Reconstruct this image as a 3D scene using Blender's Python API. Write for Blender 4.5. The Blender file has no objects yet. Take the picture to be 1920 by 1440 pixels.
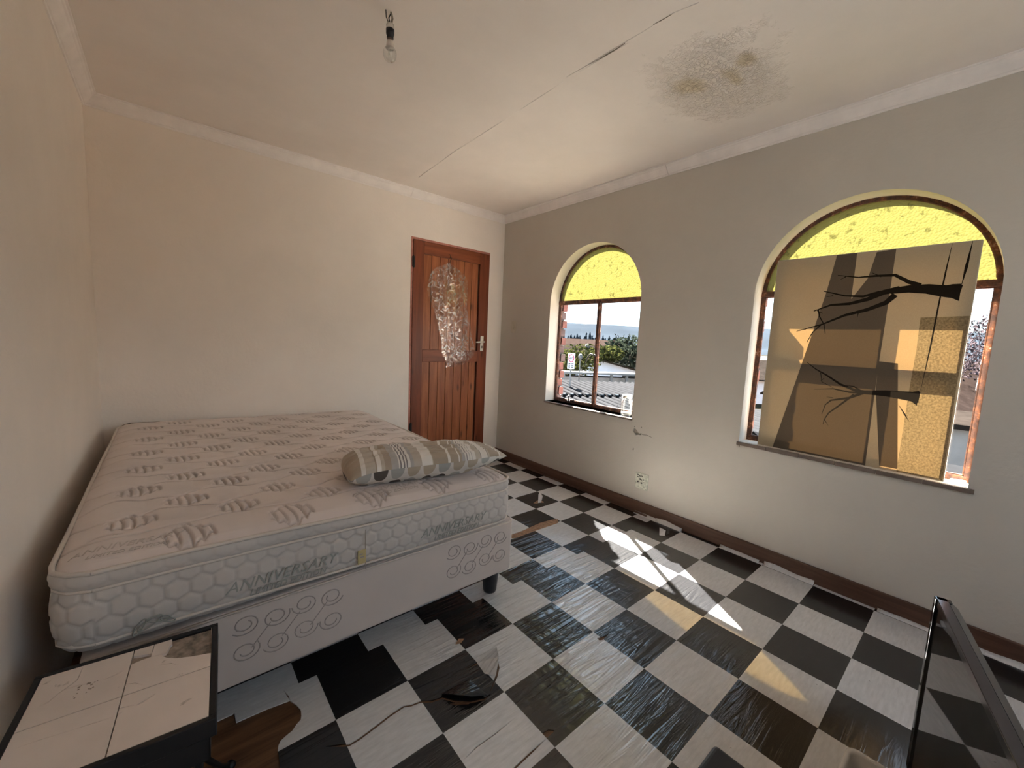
import bpy, bmesh, math, random
import numpy as np
from mathutils import Vector, Matrix, noise
from mathutils.geometry import delaunay_2d_cdt
random.seed(7)
S = bpy.context.scene
COL = S.collection
PI = math.pi

# ------------------------------------------------------------------ camera
CAM = Vector((-2.6070, -3.2769, 1.2204))
ROT = Matrix(((0.76385755, 0.03519293, -0.64442463),
              (-0.64380018, 0.1114815, -0.7570292),
              (0.04519935, 0.99314316, 0.1078132)))
FPX = 760.5
cam_d = bpy.data.cameras.new('camera'); cam = bpy.data.objects.new('camera', cam_d); COL.objects.link(cam)
cam_d.sensor_width = 36; cam_d.lens = FPX/1920*36; cam_d.clip_start = 0.02; cam_d.clip_end = 5000
cam.matrix_world = Matrix.Translation(CAM) @ ROT.to_4x4()
S.camera = cam
# ------------------------------------------------------------------ sky, sun, exposure
SKY_STRENGTH = 2.9
SUN_STRENGTH = 125.0
SUN_DIR = Vector((-0.39, -0.59, -0.707))
w = bpy.data.worlds.new('sky'); S.world = w; w.use_nodes = True
wn = w.node_tree; wn.nodes.clear()
wo = wn.nodes.new('ShaderNodeOutputWorld'); wb = wn.nodes.new('ShaderNodeBackground')
tc = wn.nodes.new('ShaderNodeTexCoord'); sx = wn.nodes.new('ShaderNodeSeparateXYZ'); cr = wn.nodes.new('ShaderNodeValToRGB')
wn.links.new(tc.outputs['Generated'], sx.inputs[0]); wn.links.new(sx.outputs['Z'], cr.inputs[0])
cr.color_ramp.elements[0].position = 0.0; cr.color_ramp.elements[0].color = (0.90, 0.98, 1.0, 1)
cr.color_ramp.elements[1].position = 0.7; cr.color_ramp.elements[1].color = (0.50, 0.72, 1.0, 1)
e = cr.color_ramp.elements.new(0.12); e.color = (0.72, 0.88, 1.0, 1)
wn.links.new(cr.outputs[0], wb.inputs['Color']); wb.inputs['Strength'].default_value = SKY_STRENGTH
wn.links.new(wb.outputs[0], wo.inputs[0])
sl = bpy.data.lights.new('sun', 'SUN'); sl.energy = SUN_STRENGTH; sl.angle = 0.0093; sl.color = (1.0, 0.94, 0.87)
so = bpy.data.objects.new('sun', sl); COL.objects.link(so); so.rotation_euler = SUN_DIR.to_track_quat('-Z', 'Y').to_euler(); so.location = (6, 6, 9)
# added fill lamp, set in an invented opening behind the camera (added_window)
al = bpy.data.lights.new('rear_fill', 'AREA'); al.shape = 'RECTANGLE'; al.size = 1.5; al.size_y = 1.2; al.energy = 1.0; al.color = (1.0, 0.93, 0.86)
ao = bpy.data.objects.new('rear_fill', al); COL.objects.link(ao); ao.location = (-1.45, -4.62, 1.45); ao.rotation_euler = (PI/2, 0, 0)
S.view_settings.view_transform = 'Standard'; S.view_settings.look = 'None'; S.view_settings.gamma = 1
S.view_settings.exposure = 0.25; S.view_settings.use_curve_mapping = False
c = S.cycles
c.max_bounces = 16; c.diffuse_bounces = 12; c.glossy_bounces = 5; c.transmission_bounces = 8; c.transparent_max_bounces = 16
c.use_denoising = True; c.sample_clamp_indirect = 30.0; c.caustics_reflective = False; c.caustics_refractive = False
try: c.denoiser = 'OPENIMAGEDENOISE'
except Exception: pass

def ray(px, py):
    return ROT @ Vector(((px-960)/FPX, -(py-720)/FPX, -1.0))
def on(ax, v, px, py):
    d = ray(px, py); return CAM + d*((v-CAM[ax])/d[ax])
def far(px, py, depth):                       # point seen at a pixel, at a given forward depth
    return CAM + ray(px, py)*depth
def onx(v, L): return [(on(0, v, *q).y, on(0, v, *q).z) for q in L]

# ------------------------------------------------------------------ materials
def lin(c):
    if isinstance(c, str):
        c = [int(c[i:i+2], 16)/255 for i in (0, 2, 4)]
        c = [x/12.92 if x <= .04045 else ((x+.055)/1.055)**2.4 for x in c]
    return (c[0], c[1], c[2], 1)
class Mt:
    def __init__(s, name):
        s.m = bpy.data.materials.new(name); s.m.use_nodes = True; s.t = s.m.node_tree; s.b = s.t.nodes['Principled BSDF']
        s.out = s.t.nodes['Material Output']; s.tc = None
    def n(s, typ, **k):
        o = s.t.nodes.new('ShaderNode'+typ)
        for a, v in k.items():
            if hasattr(o, a): setattr(o, a, v)
            else: s.inp(o, a, v)
        return o
    def inp(s, o, a, v):
        i = o.inputs[a] if not isinstance(a, int) else o.inputs[a]
        if hasattr(v, 'links') or isinstance(v, bpy.types.NodeSocket): s.t.links.new(v, i)
        else: i.default_value = v
    def l(s, a, b): s.t.links.new(a, b)
    def obj(s, scale=(1, 1, 1), rot=(0, 0, 0), loc=(0, 0, 0)):
        if not s.tc: s.tc = s.n('TexCoord')
        mp = s.n('Mapping'); s.l(s.tc.outputs['Object'], mp.inputs[0])
        mp.inputs['Scale'].default_value = scale; mp.inputs['Rotation'].default_value = rot; mp.inputs['Location'].default_value = loc
        return mp.outputs[0]
    def noise(s, scale, detail=4, rough=.55, vec=None, dist=0):
        o = s.n('TexNoise'); o.inputs['Scale'].default_value = scale; o.inputs['Detail'].default_value = detail
        o.inputs['Roughness'].default_value = rough; o.inputs['Distortion'].default_value = dist
        s.l(vec if vec is not None else s.obj(), o.inputs['Vector']); return o.outputs[0]
    def ramp(s, f, stops):
        o = s.n('ValToRGB'); r = o.color_ramp
        while len(r.elements) > 1: r.elements.remove(r.elements[-1])
        for i, (p, cc) in enumerate(stops):
            if not isinstance(cc, (tuple, list, str)): cc = (cc, cc, cc)
            el = r.elements[0] if i == 0 else r.elements.new(p)
            el.position = p; el.color = lin(cc)
        s.l(f, o.inputs[0]); return o.outputs[0]
    def math(s, op, a, b=0.0, cl=False):
        o = s.n('Math'); o.operation = op; o.use_clamp = cl
        for i, v in ((0, a), (1, b)):
            if isinstance(v, bpy.types.NodeSocket): s.l(v, o.inputs[i])
            else: o.inputs[i].default_value = v
        return o.outputs[0]
    def mix(s, f, a, b, typ='MIX'):
        o = s.n('Mix'); o.data_type = 'RGBA'; o.blend_type = typ
        for i, v in ((0, f), (6, a), (7, b)):
            if isinstance(v, bpy.types.NodeSocket): s.l(v, o.inputs[i])
            elif i == 0: o.inputs[0].default_value = v
            else: o.inputs[i].default_value = lin(v)
        return o.outputs[2]
    def bump(s, h, strength=.3, dist=.002):
        o = s.n('Bump'); o.inputs['Strength'].default_value = strength; o.inputs['Distance'].default_value = dist
        s.l(h, o.inputs['Height']); s.l(o.outputs[0], s.b.inputs['Normal']); return o
    def col(s, c):
        if isinstance(c, bpy.types.NodeSocket): s.l(c, s.b.inputs['Base Color'])
        else: s.b.inputs['Base Color'].default_value = lin(c)
        return s
    def p(s, **k):
        for a, v in k.items():
            a = {'rough': 'Roughness', 'metal': 'Metallic', 'spec': 'Specular IOR Level', 'ior': 'IOR', 'coat': 'Coat Weight', 'trans': 'Transmission Weight', 'sheen': 'Sheen Weight', 'alpha': 'Alpha'}[a]
            if isinstance(v, bpy.types.NodeSocket): s.l(v, s.b.inputs[a])
            else: s.b.inputs[a].default_value = v
        return s
def simple(name, colr, rough=.6, metal=0, var=.12, scale=30, bump=0.0, bscale=200, **k):
    m = Mt(name)
    a = lin(colr)[:3]
    d = tuple(x*(1-var) for x in a); b = tuple(min(1, x*(1+var)) for x in a)
    m.col(m.ramp(m.noise(scale), [(.3, d), (.7, b)])); m.p(rough=rough, metal=metal, **k)
    if bump: m.bump(m.noise(bscale, 3), bump, .001)
    return m.m

def plaster(name, colr, grey=None):
    m = Mt(name); a = lin(colr)[:3]
    big = m.noise(1.3, 5, .6); fine = m.noise(55, 4)
    c1 = m.ramp(big, [(.3, tuple(x*.93 for x in a)), (.7, tuple(min(1, x*1.05) for x in a))])
    sp = m.ramp(m.noise(38, 2, .5), [(.22, tuple(x*.72 for x in a)), (.27, a)])
    m.col(m.mix(.25, c1, sp, 'MULTIPLY') if False else m.mix(.12, c1, sp))
    m.p(rough=.72, spec=.25)
    m.bump(m.math('ADD', m.math('MULTIPLY', fine, .5), m.noise(9, 4)), .35, .006)
    return m.m
M = {}
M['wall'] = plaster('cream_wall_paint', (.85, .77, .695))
M['wall_win'] = plaster('shaded_window_wall_paint', (.58, .535, .47))  # same paint as the other walls, darkened to imitate this wall's shade
M['reveal'] = plaster('white_reveal_paint', (.80, .76, .70))
M['cornice'] = simple('white_cornice_paint', (.85, .79, .75), .6, var=.05, scale=12, bump=.15, bscale=80)
M['ext'] = simple('exterior_brick_face', (.20, .07, .05), .9, var=.3)
M['mortar'] = simple('grey_mortar', (.2, .19, .17), .95)
M['crack'] = simple('dark_crack', (.05, .04, .03), .95)
M['chipm'] = simple('bare_grey_plaster', (.28, .25, .20), .95, var=.3, scale=120)

def ceiling_mat():
    m = Mt('ceiling_board_paint')
    a = (.80, .73, .67)
    big = m.noise(2.2, 5, .6)
    base = m.ramp(big, [(.3, tuple(x*.95 for x in a)), (.7, tuple(min(1, x*1.04) for x in a))])
    tcs = m.obj()
    def ell(cx, cy, rx, ry, inner=.4):
        mp = m.n('Mapping'); m.l(m.tc.outputs['Object'], mp.inputs[0])
        mp.inputs['Scale'].default_value = (1/rx, 1/ry, 0); mp.inputs['Location'].default_value = (-cx/rx, -cy/ry, 0)
        ln = m.n('VectorMath'); ln.operation = 'LENGTH'; m.l(mp.outputs[0], ln.inputs[0])
        wob = m.math('ADD', ln.outputs['Value'], m.math('MULTIPLY', m.math('SUBTRACT', m.noise(9, 5, .65), .5), 1.9))
        return m.ramp(wob, [(inner, 1.0), (1.0, 0.0)])
    d = ell(-.66, -2.33, .33, .30)
    flake = m.ramp(m.noise(20, 7, .7, dist=1.5), [(.44, 0.0), (.5, 1.0)])
    vor = m.n('TexVoronoi'); vor.feature = 'DISTANCE_TO_EDGE'; vor.inputs['Scale'].default_value = 38
    m.l(m.noise(1, 1) if False else m.obj(), vor.inputs['Vector'])
    edge = m.ramp(vor.outputs['Distance'], [(.0, 0.0), (.09, 1.0)])
    fl = m.math('MULTIPLY', d, flake)
    c1 = m.mix(m.math('MULTIPLY', fl, .35), base, (.70, .61, .50))
    st = m.math('ADD', ell(-.74, -2.235, .10, .07), m.math('ADD', ell(-.66, -2.40, .10, .04), ell(-.745, -2.485, .06, .045)), True)
    c2 = m.mix(m.math('MULTIPLY', st, .75), c1, (.62, .51, .34))
    m.col(c2); m.p(rough=.75, spec=.2)
    h = m.math('ADD', m.math('MULTIPLY', m.math('MULTIPLY', d, m.math('ADD', flake, m.math('MULTIPLY', edge, .5))), 1.0), m.math('MULTIPLY', m.noise(12, 4), .25))
    m.bump(h, .75, .010)
    return m.m
M['ceiling'] = ceiling_mat()

def vinyl(name, colr, rough):
    m = Mt(name); a = lin(colr)[:3]
    grain = m.noise(1, 5, .6, m.obj((18, 90, 1), (0, 0, .3)))
    dirt = m.noise(140, 3, .6)
    spots = m.ramp(m.noise(60, 2, .4), [(.20, 1.0), (.24, 0.0)])
    c1 = m.ramp(grain, [(.3, tuple(x*.86 for x in a)), (.7, tuple(min(1, x*1.07) for x in a))])
    c2 = m.mix(m.math('MULTIPLY', spots, .5), c1, (.10, .085, .07))
    m.col(c2)
    # wear makes parts of the sheet duller
    m.p(rough=rough*.85, spec=.5, ior=1.8)
    # wrinkles: creases running across the sheet, strongest in the trodden middle of the room
    mp = m.n('Mapping'); m.l(m.tc.outputs['Object'], mp.inputs[0])
    mp.inputs['Scale'].default_value = (1/.85, 1/.95, 0); mp.inputs['Location'].default_value = (1.28/.85, 2.05/.95, 0)
    ln = m.n('VectorMath'); ln.operation = 'LENGTH'; m.l(mp.outputs[0], ln.inputs[0])
    mask = m.ramp(m.math('ADD', ln.outputs['Value'], m.math('MULTIPLY', m.math('SUBTRACT', m.noise(3.5, 3), .5), .9)), [(.35, 1.0), (1.0, .10)])
    fold = m.noise(1, 4, .55, m.obj((2.2, 26, 1), (0, 0, .06)), .6)
    fold = m.ramp(fold, [(.40, 0.0), (.5, 1.0), (.60, .1)])
    cross = m.noise(1, 3, .5, m.obj((16, 3.0, 1)), .4)
    lump = m.noise(14, 3, .5)
    wv = m.n('TexWave'); wv.wave_type = 'BANDS'; wv.bands_direction = 'Y'; wv.inputs['Scale'].default_value = 1.25; wv.inputs['Distortion'].default_value = .5
    m.l(m.obj(), wv.inputs['Vector'])
    plank = m.ramp(wv.outputs['Fac'], [(.0, 0.0), (.06, 1.0)])
    h = m.math('ADD', m.math('MULTIPLY', fold, .42), m.math('ADD', m.math('MULTIPLY', cross, .5), m.math('MULTIPLY', lump, .55)))
    h = m.math('MULTIPLY', m.math('ADD', h, m.math('MULTIPLY', plank, .10)), mask)
    m.bump(m.math('ADD', h, m.math('MULTIPLY', m.noise(3.3, 2), .35)), .62, .010)
    return m.m
M['tile_w'] = vinyl('white_vinyl', (.66, .65, .64), .24)
M['tile_b'] = vinyl('black_vinyl', (.009, .009, .010), .22)

def wood(name, c1, c2, axis='z', scale=1.0, rough=.45, knots=False, spec=.4):
    m = Mt(name)
    sc = {'z': (14, 14, 1.1), 'x': (1.1, 14, 14), 'y': (14, 1.1, 14)}[axis]
    sc = tuple(s*scale for s in sc)
    g = m.noise(1.6, 6, .65, m.obj(sc), .7)
    col = m.ramp(g, [(.32, c1), (.5, tuple((a+b)/2 for a, b in zip(lin(c1)[:3], lin(c2)[:3]))), (.68, c2)])
    if knots:
        vo = m.n('TexVoronoi'); vo.inputs['Scale'].default_value = 1.0
        m.l(m.obj((11, 11, 3.4)), vo.inputs['Vector'])
        kn = m.ramp(vo.outputs['Distance'], [(.06, 1.0), (.16, 0.0)])
        col = m.mix(m.math('MULTIPLY', kn, .75), col, (.055, .016, .008))
    m.col(col); m.p(rough=rough, spec=spec); m.bump(g, .15, .001)
    return m.m
M['door'] = wood('varnished_pine', (.20, .056, .022), (.40, .135, .052), 'z', 1.0, .42, True)
M['doorrail'] = wood('varnished_pine_rail', (.15, .036, .014), (.28, .078, .03), 'x', 1.0, .42, False)
M['doorstile'] = wood('dark_varnished_pine', (.12, .028, .012), (.24, .06, .024), 'z', 1.0, .4, True)
M['skirt'] = wood('brown_skirting', (.075, .036, .022), (.16, .085, .055), 'y', 1.0, .5)
M['under'] = wood('bare_floor_board', (.055, .024, .010), (.20, .10, .045), 'x', 1.3, .6)
M['rawwood'] = wood('raw_pine', (.30, .17, .08), (.45, .28, .14), 'z', 1.0, .7)
M['chip'] = simple('bare_chipboard', (.30, .175, .10), .9, var=.4, scale=60)
M['frame_pink'] = simple('pink_primer', (.46, .185, .135), .6, var=.2, scale=25)
def rust():
    m = Mt('rusty_steel_paint')
    f = m.noise(26, 6, .7)
    m.col(m.ramp(f, [(.36, (.045, .025, .022)), (.50, (.10, .045, .032)), (.60, (.22, .085, .04)), (.68, (.40, .36, .31))]))
    m.p(rough=.8); m.bump(f, .5, .003); return m.m
M['rust'] = rust()
M['brick'] = simple('red_brick', (.22, .085, .07), .9, var=.35, scale=20, bump=.4, bscale=90)
M['brickdark'] = simple('dark_brick', (.13, .085, .08), .9, var=.35, scale=20, bump=.4, bscale=90)
M['sill'] = simple('grey_sill_tile', (.16, .12, .095), .6, var=.25, scale=14)
M['sillwhite'] = simple('white_sill_paint', (.66, .62, .56), .5, var=.12, scale=14)
M['metal'] = simple('chrome', (.85, .84, .76), .35, 1.0, var=.1)
M['iron'] = simple('black_iron', (.012, .011, .012), .45, .3, var=.3)
M['darkiron'] = simple('dark_iron_handle', (.006, .005, .004), .6, 0)
M['plastic_w'] = simple('cream_plastic', (.56, .50, .40), .35, var=.06)
M['socket'] = simple('grimy_white_plastic', (.62, .62, .52), .4, var=.25, scale=60)
M['grime'] = simple('grime', (.045, .04, .035), .8)
M['black'] = simple('black_plastic', (.010, .010, .013), .45, var=.2)
M['tub'] = simple('white_glossy_plastic', (.62, .58, .53), .16, var=.03)

def glass_clear():
    m = Mt('clear_window_pane'); m.t.nodes.remove(m.b)
    t = m.n('BsdfTransparent'); g = m.n('BsdfGlossy'); g.inputs['Roughness'].default_value = .02
    t.inputs['Color'].default_value = (.93, .95, .94, 1)
    mx = m.n('MixShader'); fr = m.n('LayerWeight'); fr.inputs['Blend'].default_value = .12
    m.l(m.math('ADD', m.math('MULTIPLY', m.math('POWER', fr.outputs['Facing'], 3.0), .5), .03), mx.inputs[0]); m.l(t.outputs[0], mx.inputs[1]); m.l(g.outputs[0], mx.inputs[2]); m.l(mx.outputs[0], m.out.inputs[0])
    return m.m
def glass_yellow(name, tint=(.054, .0505, .013)):
    m = Mt(name); m.t.nodes.remove(m.b)
    tr = m.n('BsdfTranslucent'); tp = m.n('BsdfTransparent'); gl = m.n('BsdfGlossy')
    sp = m.noise(24, 6, .7, m.obj((1, 1, 1)), .5)
    # dirt gathers as speckles along the arch
    f = m.ramp(sp, [(.36, tuple(x*.45 for x in tint)), (.44, tint)])
    m.l(f, tr.inputs['Color'])
    tp.inputs['Color'].default_value = (.95, .62, .14, 1); gl.inputs['Roughness'].default_value = .25
    vor = m.n('TexVoronoi'); vor.inputs['Scale'].default_value = 95; m.l(m.obj(), vor.inputs['Vector'])
    b = m.n('Bump'); b.inputs['Strength'].default_value = .45; b.inputs['Distance'].default_value = .003
    m.l(vor.outputs['Distance'], b.inputs['Height']); m.l(b.outputs[0], tr.inputs['Normal']); m.l(b.outputs[0], gl.inputs['Normal'])
    a = m.n('MixShader'); a.inputs[0].default_value = .015; m.l(tr.outputs[0], a.inputs[1]); m.l(tp.outputs[0], a.inputs[2])
    c2 = m.n('MixShader'); c2.inputs[0].default_value = .05; m.l(a.outputs[0], c2.inputs[1]); m.l(gl.outputs[0], c2.inputs[2]); m.l(c2.outputs[0], m.out.inputs[0])
    return m.m
M['glass'] = glass_clear(); M['yellow'] = glass_yellow('yellow_obscure_glass')

def canvas(name, front, trans, grain=0.0):
    m = Mt(name); m.t.nodes.remove(m.b)
    d = m.n('BsdfDiffuse'); t = m.n('BsdfTranslucent')
    n = m.noise(420 if not grain else 130, 2, .6)
    lo = .9 if not grain else .55
    m.l(m.ramp(n, [(.35, tuple(x*lo for x in lin(front)[:3])), (.65, front)]), d.inputs['Color'])
    m.l(m.ramp(n, [(.35, tuple(x*lo for x in lin(trans)[:3])), (.65, trans)]), t.inputs['Color'])
    a = m.n('AddShader'); m.l(d.outputs[0], a.inputs[0]); m.l(t.outputs[0], a.inputs[1]); m.l(a.outputs[0], m.out.inputs[0])
    return m.m
M['cv_cream'] = canvas('printed_canvas_cream', (.42, .35, .24), (.046, .025, .008))
M['cv_brown'] = canvas('printed_canvas_brown', (.12, .095, .07), (.0060, .0033, .0012))
M['cv_dark'] = canvas('printed_canvas_dark', (.07, .055, .045), (.010, .006, .003))
M['cv_grain'] = canvas('grainy_canvas', (.25, .19, .11), (.034, .021, .008), 1)  # canvas area with a coarser, darker speckle
M['cv_tree'] = canvas('printed_canvas_tree', (.012, .009, .007), (.002, .0015, .001))

def film():
    m = Mt('clear_plastic_film'); m.t.nodes.remove(m.b)
    t = m.n('BsdfTransparent'); g = m.n('BsdfGlossy'); g.inputs['Roughness'].default_value = .18; g.inputs['Color'].default_value = (1, .95, .92, 1)
    d = m.n('BsdfDiffuse'); d.inputs['Color'].default_value = (.8, .7, .66, 1)
    m2 = m.n('MixShader'); m2.inputs[0].default_value = .45; m.l(g.outputs[0], m2.inputs[1]); m.l(d.outputs[0], m2.inputs[2])
    f = m.ramp(m.noise(22, 5, .7, None, 1.5), [(.45, .03), (.56, .12), (.62, .85), (.67, .10)])
    mx = m.n('MixShader'); m.l(f, mx.inputs[0]); m.l(t.outputs[0], mx.inputs[1]); m.l(m2.outputs[0], mx.inputs[2]); m.l(mx.outputs[0], m.out.inputs[0])
    return m.m
M['film'] = film()
def realglass(name, rough=0.0, colr=(1, 1, 1, 1)):
    m = Mt(name); m.t.nodes.remove(m.b)
    t = m.n('BsdfTransparent'); t.inputs['Color'].default_value = (.93, .95, .95, 1)
    g = m.n('BsdfGlossy'); g.inputs['Roughness'].default_value = .03
    lw = m.n('LayerWeight'); lw.inputs['Blend'].default_value = .35
    mx = m.n('MixShader'); m.l(lw.outputs['Facing'], mx.inputs[0]); m.l(t.outputs[0], mx.inputs[1]); m.l(g.outputs[0], mx.inputs[2])
    m.l(mx.outputs[0], m.out.inputs[0]); return m.m
M['bulb'] = realglass('clear_bulb_glass')

def fabric(name, colr, rough=.85, blot=.08, groove_shade=None):
    m = Mt(name); a = lin(colr)[:3]
    big = m.noise(2.5, 4); wv = m.noise(600, 2)
    c1 = m.ramp(big, [(.3, tuple(x*(1-blot) for x in a)), (.7, tuple(min(1, x*(1+blot)) for x in a))])
    if groove_shade:      # stitched grooves painted darker to stand in for crease shade
        at_ = m.n('Attribute'); at_.attribute_name = 'stitch'; c1 = m.mix(m.math('MULTIPLY', at_.outputs['Fac'], .42, True), c1, groove_shade)
    m.col(c1); m.p(rough=rough, spec=.15, sheen=.2); m.bump(wv, .2, .0006); return m.m
M['mat_top'] = fabric('mattress_ticking', (.66, .575, .535), groove_shade=(.27, .215, .18))
M['mat_side'] = fabric('mattress_border', (.52, .475, .44), groove_shade=(.30, .28, .26))
M['piping'] = fabric('piping_tape', (.60, .53, .47))
M['base'] = fabric('bed_base_fabric', (.56, .49, .45))
M['thread'] = fabric('grey_thread', (.33, .29, .265))
M['threadg'] = fabric('green_grey_thread', (.30, .30, .27))
M['faded'] = fabric('faded_thread', (.55, .475, .425))
M['tag'] = fabric('yellowed_tag', (.50, .40, .20))
M['stain'] = fabric('brown_stain', (.19, .125, .065), blot=.4)
# pillow: stripes across the length, spots beneath
def pillow_top():
    m = Mt('striped_pillowcase')
    sp = m.n('SeparateXYZ'); m.l(m.obj(), sp.inputs[0])
    u = m.math('ADD', m.math('MULTIPLY', sp.outputs['X'], 1/.68), .5)
    be, wh, gr, dk, ta = (.47, .41, .34), (.68, .64, .59), (.40, .37, .35), (.22, .20, .19), (.37, .30, .23)
    st = [(0, ta), (.07, ta), (.075, wh), (.10, be), (.15, ta), (.16, wh), (.18, be), (.20, ta), (.235, gr), (.275, wh), (.285, dk), (.292, wh), (.302, dk), (.31, wh), (.32, dk),
          (.328, wh), (.34, gr), (.36, be), (.41, wh), (.47, be), (.475, ta), (.56, ta), (.565, wh), (.58, ta), (.63, wh), (.64, ta), (.655, gr), (.675, wh)]
    r = m.n('ValToRGB'); rr = r.color_ramp; rr.interpolation = 'CONSTANT'
    for i, (p, cc) in enumerate(st):
        el = rr.elements[0] if i == 0 else (rr.elements[1] if i == 1 else rr.elements.new(p)); el.position = p; el.color = lin(cc)
    m.l(u, r.inputs[0])
    r2 = m.n('ValToRGB'); rr = r2.color_ramp; rr.interpolation = 'CONSTANT'
    st2 = [(0, gr), (.685, dk), (.69, wh), (.70, gr), (.705, wh), (.715, gr), (.72, wh), (.745, be), (.78, dk), (.785, wh), (.83, dk), (.835, be), (.845, ta), (.90, ta), (.92, wh), (.93, be)]
    for i, (p, cc) in enumerate(st2):
        el = rr.elements[0] if i == 0 else (rr.elements[1] if i == 1 else rr.elements.new(p)); el.position = p; el.color = lin(cc)
    m.l(u, r2.inputs[0])
    top = m.mix(m.math('GREATER_THAN', u, .683), r.outputs[0], r2.outputs[0])
    m.col(top); m.p(rough=.8, spec=.2, sheen=.2); m.bump(m.noise(14, 4), .35, .008); return m.m
def pillow_under():
    m = Mt('spotted_pillowcase')
    mp = m.obj((1/.062, 1/.062, 0), (.95, 0, 0))
    fr = m.n('VectorMath'); fr.operation = 'FRACTION'; m.l(mp, fr.inputs[0])
    sb = m.n('VectorMath'); sb.operation = 'SUBTRACT'; m.l(fr.outputs[0], sb.inputs[0]); sb.inputs[1].default_value = (.5, .5, 0)
    ml = m.n('VectorMath'); ml.operation = 'MULTIPLY'; m.l(sb.outputs[0], ml.inputs[0]); ml.inputs[1].default_value = (1, 1, 0)
    ln = m.n('VectorMath'); ln.operation = 'LENGTH'; m.l(ml.outputs[0], ln.inputs[0])
    fl = m.n('VectorMath'); fl.operation = 'FLOOR'; m.l(mp, fl.inputs[0])
    wn_ = m.n('TexWhiteNoise'); m.l(fl.outputs[0], wn_.inputs['Vector'])
    cc = m.n('ValToRGB'); cc.color_ramp.interpolation = 'CONSTANT'; r = cc.color_ramp
    for i, (p, q) in enumerate([(0, (.46, .38, .29)), (.35, (.40, .39, .36)), (.62, (.30, .28, .26)), (.85, (.11, .09, .075))]):
        el = r.elements[0] if i == 0 else (r.elements[1] if i == 1 else r.elements.new(p)); el.position = p; el.color = lin(q)
    m.l(wn_.outputs['Value'], cc.inputs[0])
    m.col(m.mix(m.math('LESS_THAN', ln.outputs['Value'], .46), (.66, .62, .57), cc.outputs[0])); m.p(rough=.8, spec=.2); return m.m
M['pil_top'] = pillow_top(); M['pil_und'] = pillow_under()
def table_tile():
    m = Mt('cracked_white_tile')
    m.col(m.mix(m.math('MULTIPLY', m.ramp(m.noise(32, 4, .6), [(.26, 1.0), (.31, 0.0)]), .5), m.ramp(m.noise(6, 3), [(.3, (.64, .55, .49)), (.7, (.74, .64, .58))]), (.17, .12, .085)))
    m.p(rough=.35); return m.m
M['ttile'] = table_tile()
M['mortart'] = simple('broken_mortar', (.26, .21, .17), .95, var=.5, scale=60, bump=.9, bscale=70)
M['tv'] = simple('gloss_black_screen', (.02, .019, .019), .03, var=.1, spec=1.0)
M['tvrail'] = simple('dark_grey_gloss_bezel', (.085, .075, .08), .12, .6, var=.1)
M['cable'] = simple('white_cable', (.6, .55, .5), .4)
# outdoors (sunlit, so real-world low to mid albedo)
M['roofgrey'] = simple('corrugated_iron', (.060, .060, .064), .55, .2, var=.12, scale=3)
M['roofrusty'] = simple('weathered_roof', (.045, .036, .031), .7, var=.3, scale=2)
M['tileroof'] = simple('brown_roof_tile', (.060, .042, .036), .85, var=.3, scale=3)
M['sandroof'] = simple('sand_roof_tile', (.058, .045, .030), .85, var=.2, scale=3)
M['housewhite'] = simple('white_house_wall', (.50, .52, .58), .85, var=.06, scale=2)
M['housegrey'] = simple('grey_house_wall', (.22, .21, .205), .9, var=.15, scale=2)
M['fascia'] = simple('white_fascia', (.12, .12, .12), .7, var=.05)
M['roofvalley'] = simple('shaded_roof_valley', (.022, .022, .024), .7, var=.1, scale=3)  # valleys coloured darker to imitate shade between the ridges
M['bounceroof'] = simple('pale_bounce_roof', (.26, .235, .21), .85, var=.08, scale=1.5)  # bright surface of the added roof that bounces sun indoors
M['peach'] = simple('peach_gable', (.42, .28, .18), .8, var=.1)
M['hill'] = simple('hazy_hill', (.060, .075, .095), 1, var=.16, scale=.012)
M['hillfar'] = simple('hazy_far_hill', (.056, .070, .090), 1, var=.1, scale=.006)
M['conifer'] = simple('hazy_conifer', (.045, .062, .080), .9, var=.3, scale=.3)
M['leafy'] = simple('yellow_green_leaves', (.085, .090, .028), .9, var=.5, scale=2)
M['leafg'] = simple('grey_green_leaves', (.05, .062, .042), .9, var=.5, scale=2)
M['barktree'] = simple('pinkish_bare_twigs', (.12, .09, .10), .9, var=.3, scale=2)
M['ground'] = simple('dry_ground', (.06, .052, .035), 1, var=.3, scale=.4)
M['signw'] = simple('white_sign_face', (.8, .8, .84), .6, var=.03)
M['signr'] = simple('red_ring', (.5, .06, .12), .6, var=.05)
M['signk'] = simple('black_lettering', (.04, .04, .05), .6, var=.05)
M['windark'] = simple('dark_house_window', (.02, .025, .03), .15)

OUT_SCALE = .33      # everything outdoors stands in full sun
for k_ in ('roofgrey', 'roofvalley', 'roofrusty', 'tileroof', 'sandroof', 'housewhite', 'housegrey', 'fascia', 'peach', 'hill', 'hillfar', 'conifer', 'leafy', 'leafg', 'barktree', 'ground', 'signw', 'signr', 'signk'):
    M[k_].node_tree.nodes['Principled BSDF'].inputs['Specular IOR Level'].default_value = 0.0; M[k_].node_tree.nodes['Principled BSDF'].inputs['Metallic'].default_value = 0.0; M[k_].node_tree.nodes['Principled BSDF'].inputs['Roughness'].default_value = 1.0
    for n_ in M[k_].node_tree.nodes:
        if k_ in ('housewhite', 'housegrey', 'fascia', 'peach', 'signw', 'signr', 'signk'): break
        if n_.type == 'VALTORGB':
            for el in n_.color_ramp.elements: el.color = tuple(x*OUT_SCALE for x in el.color[:3])+(1,)
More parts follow.
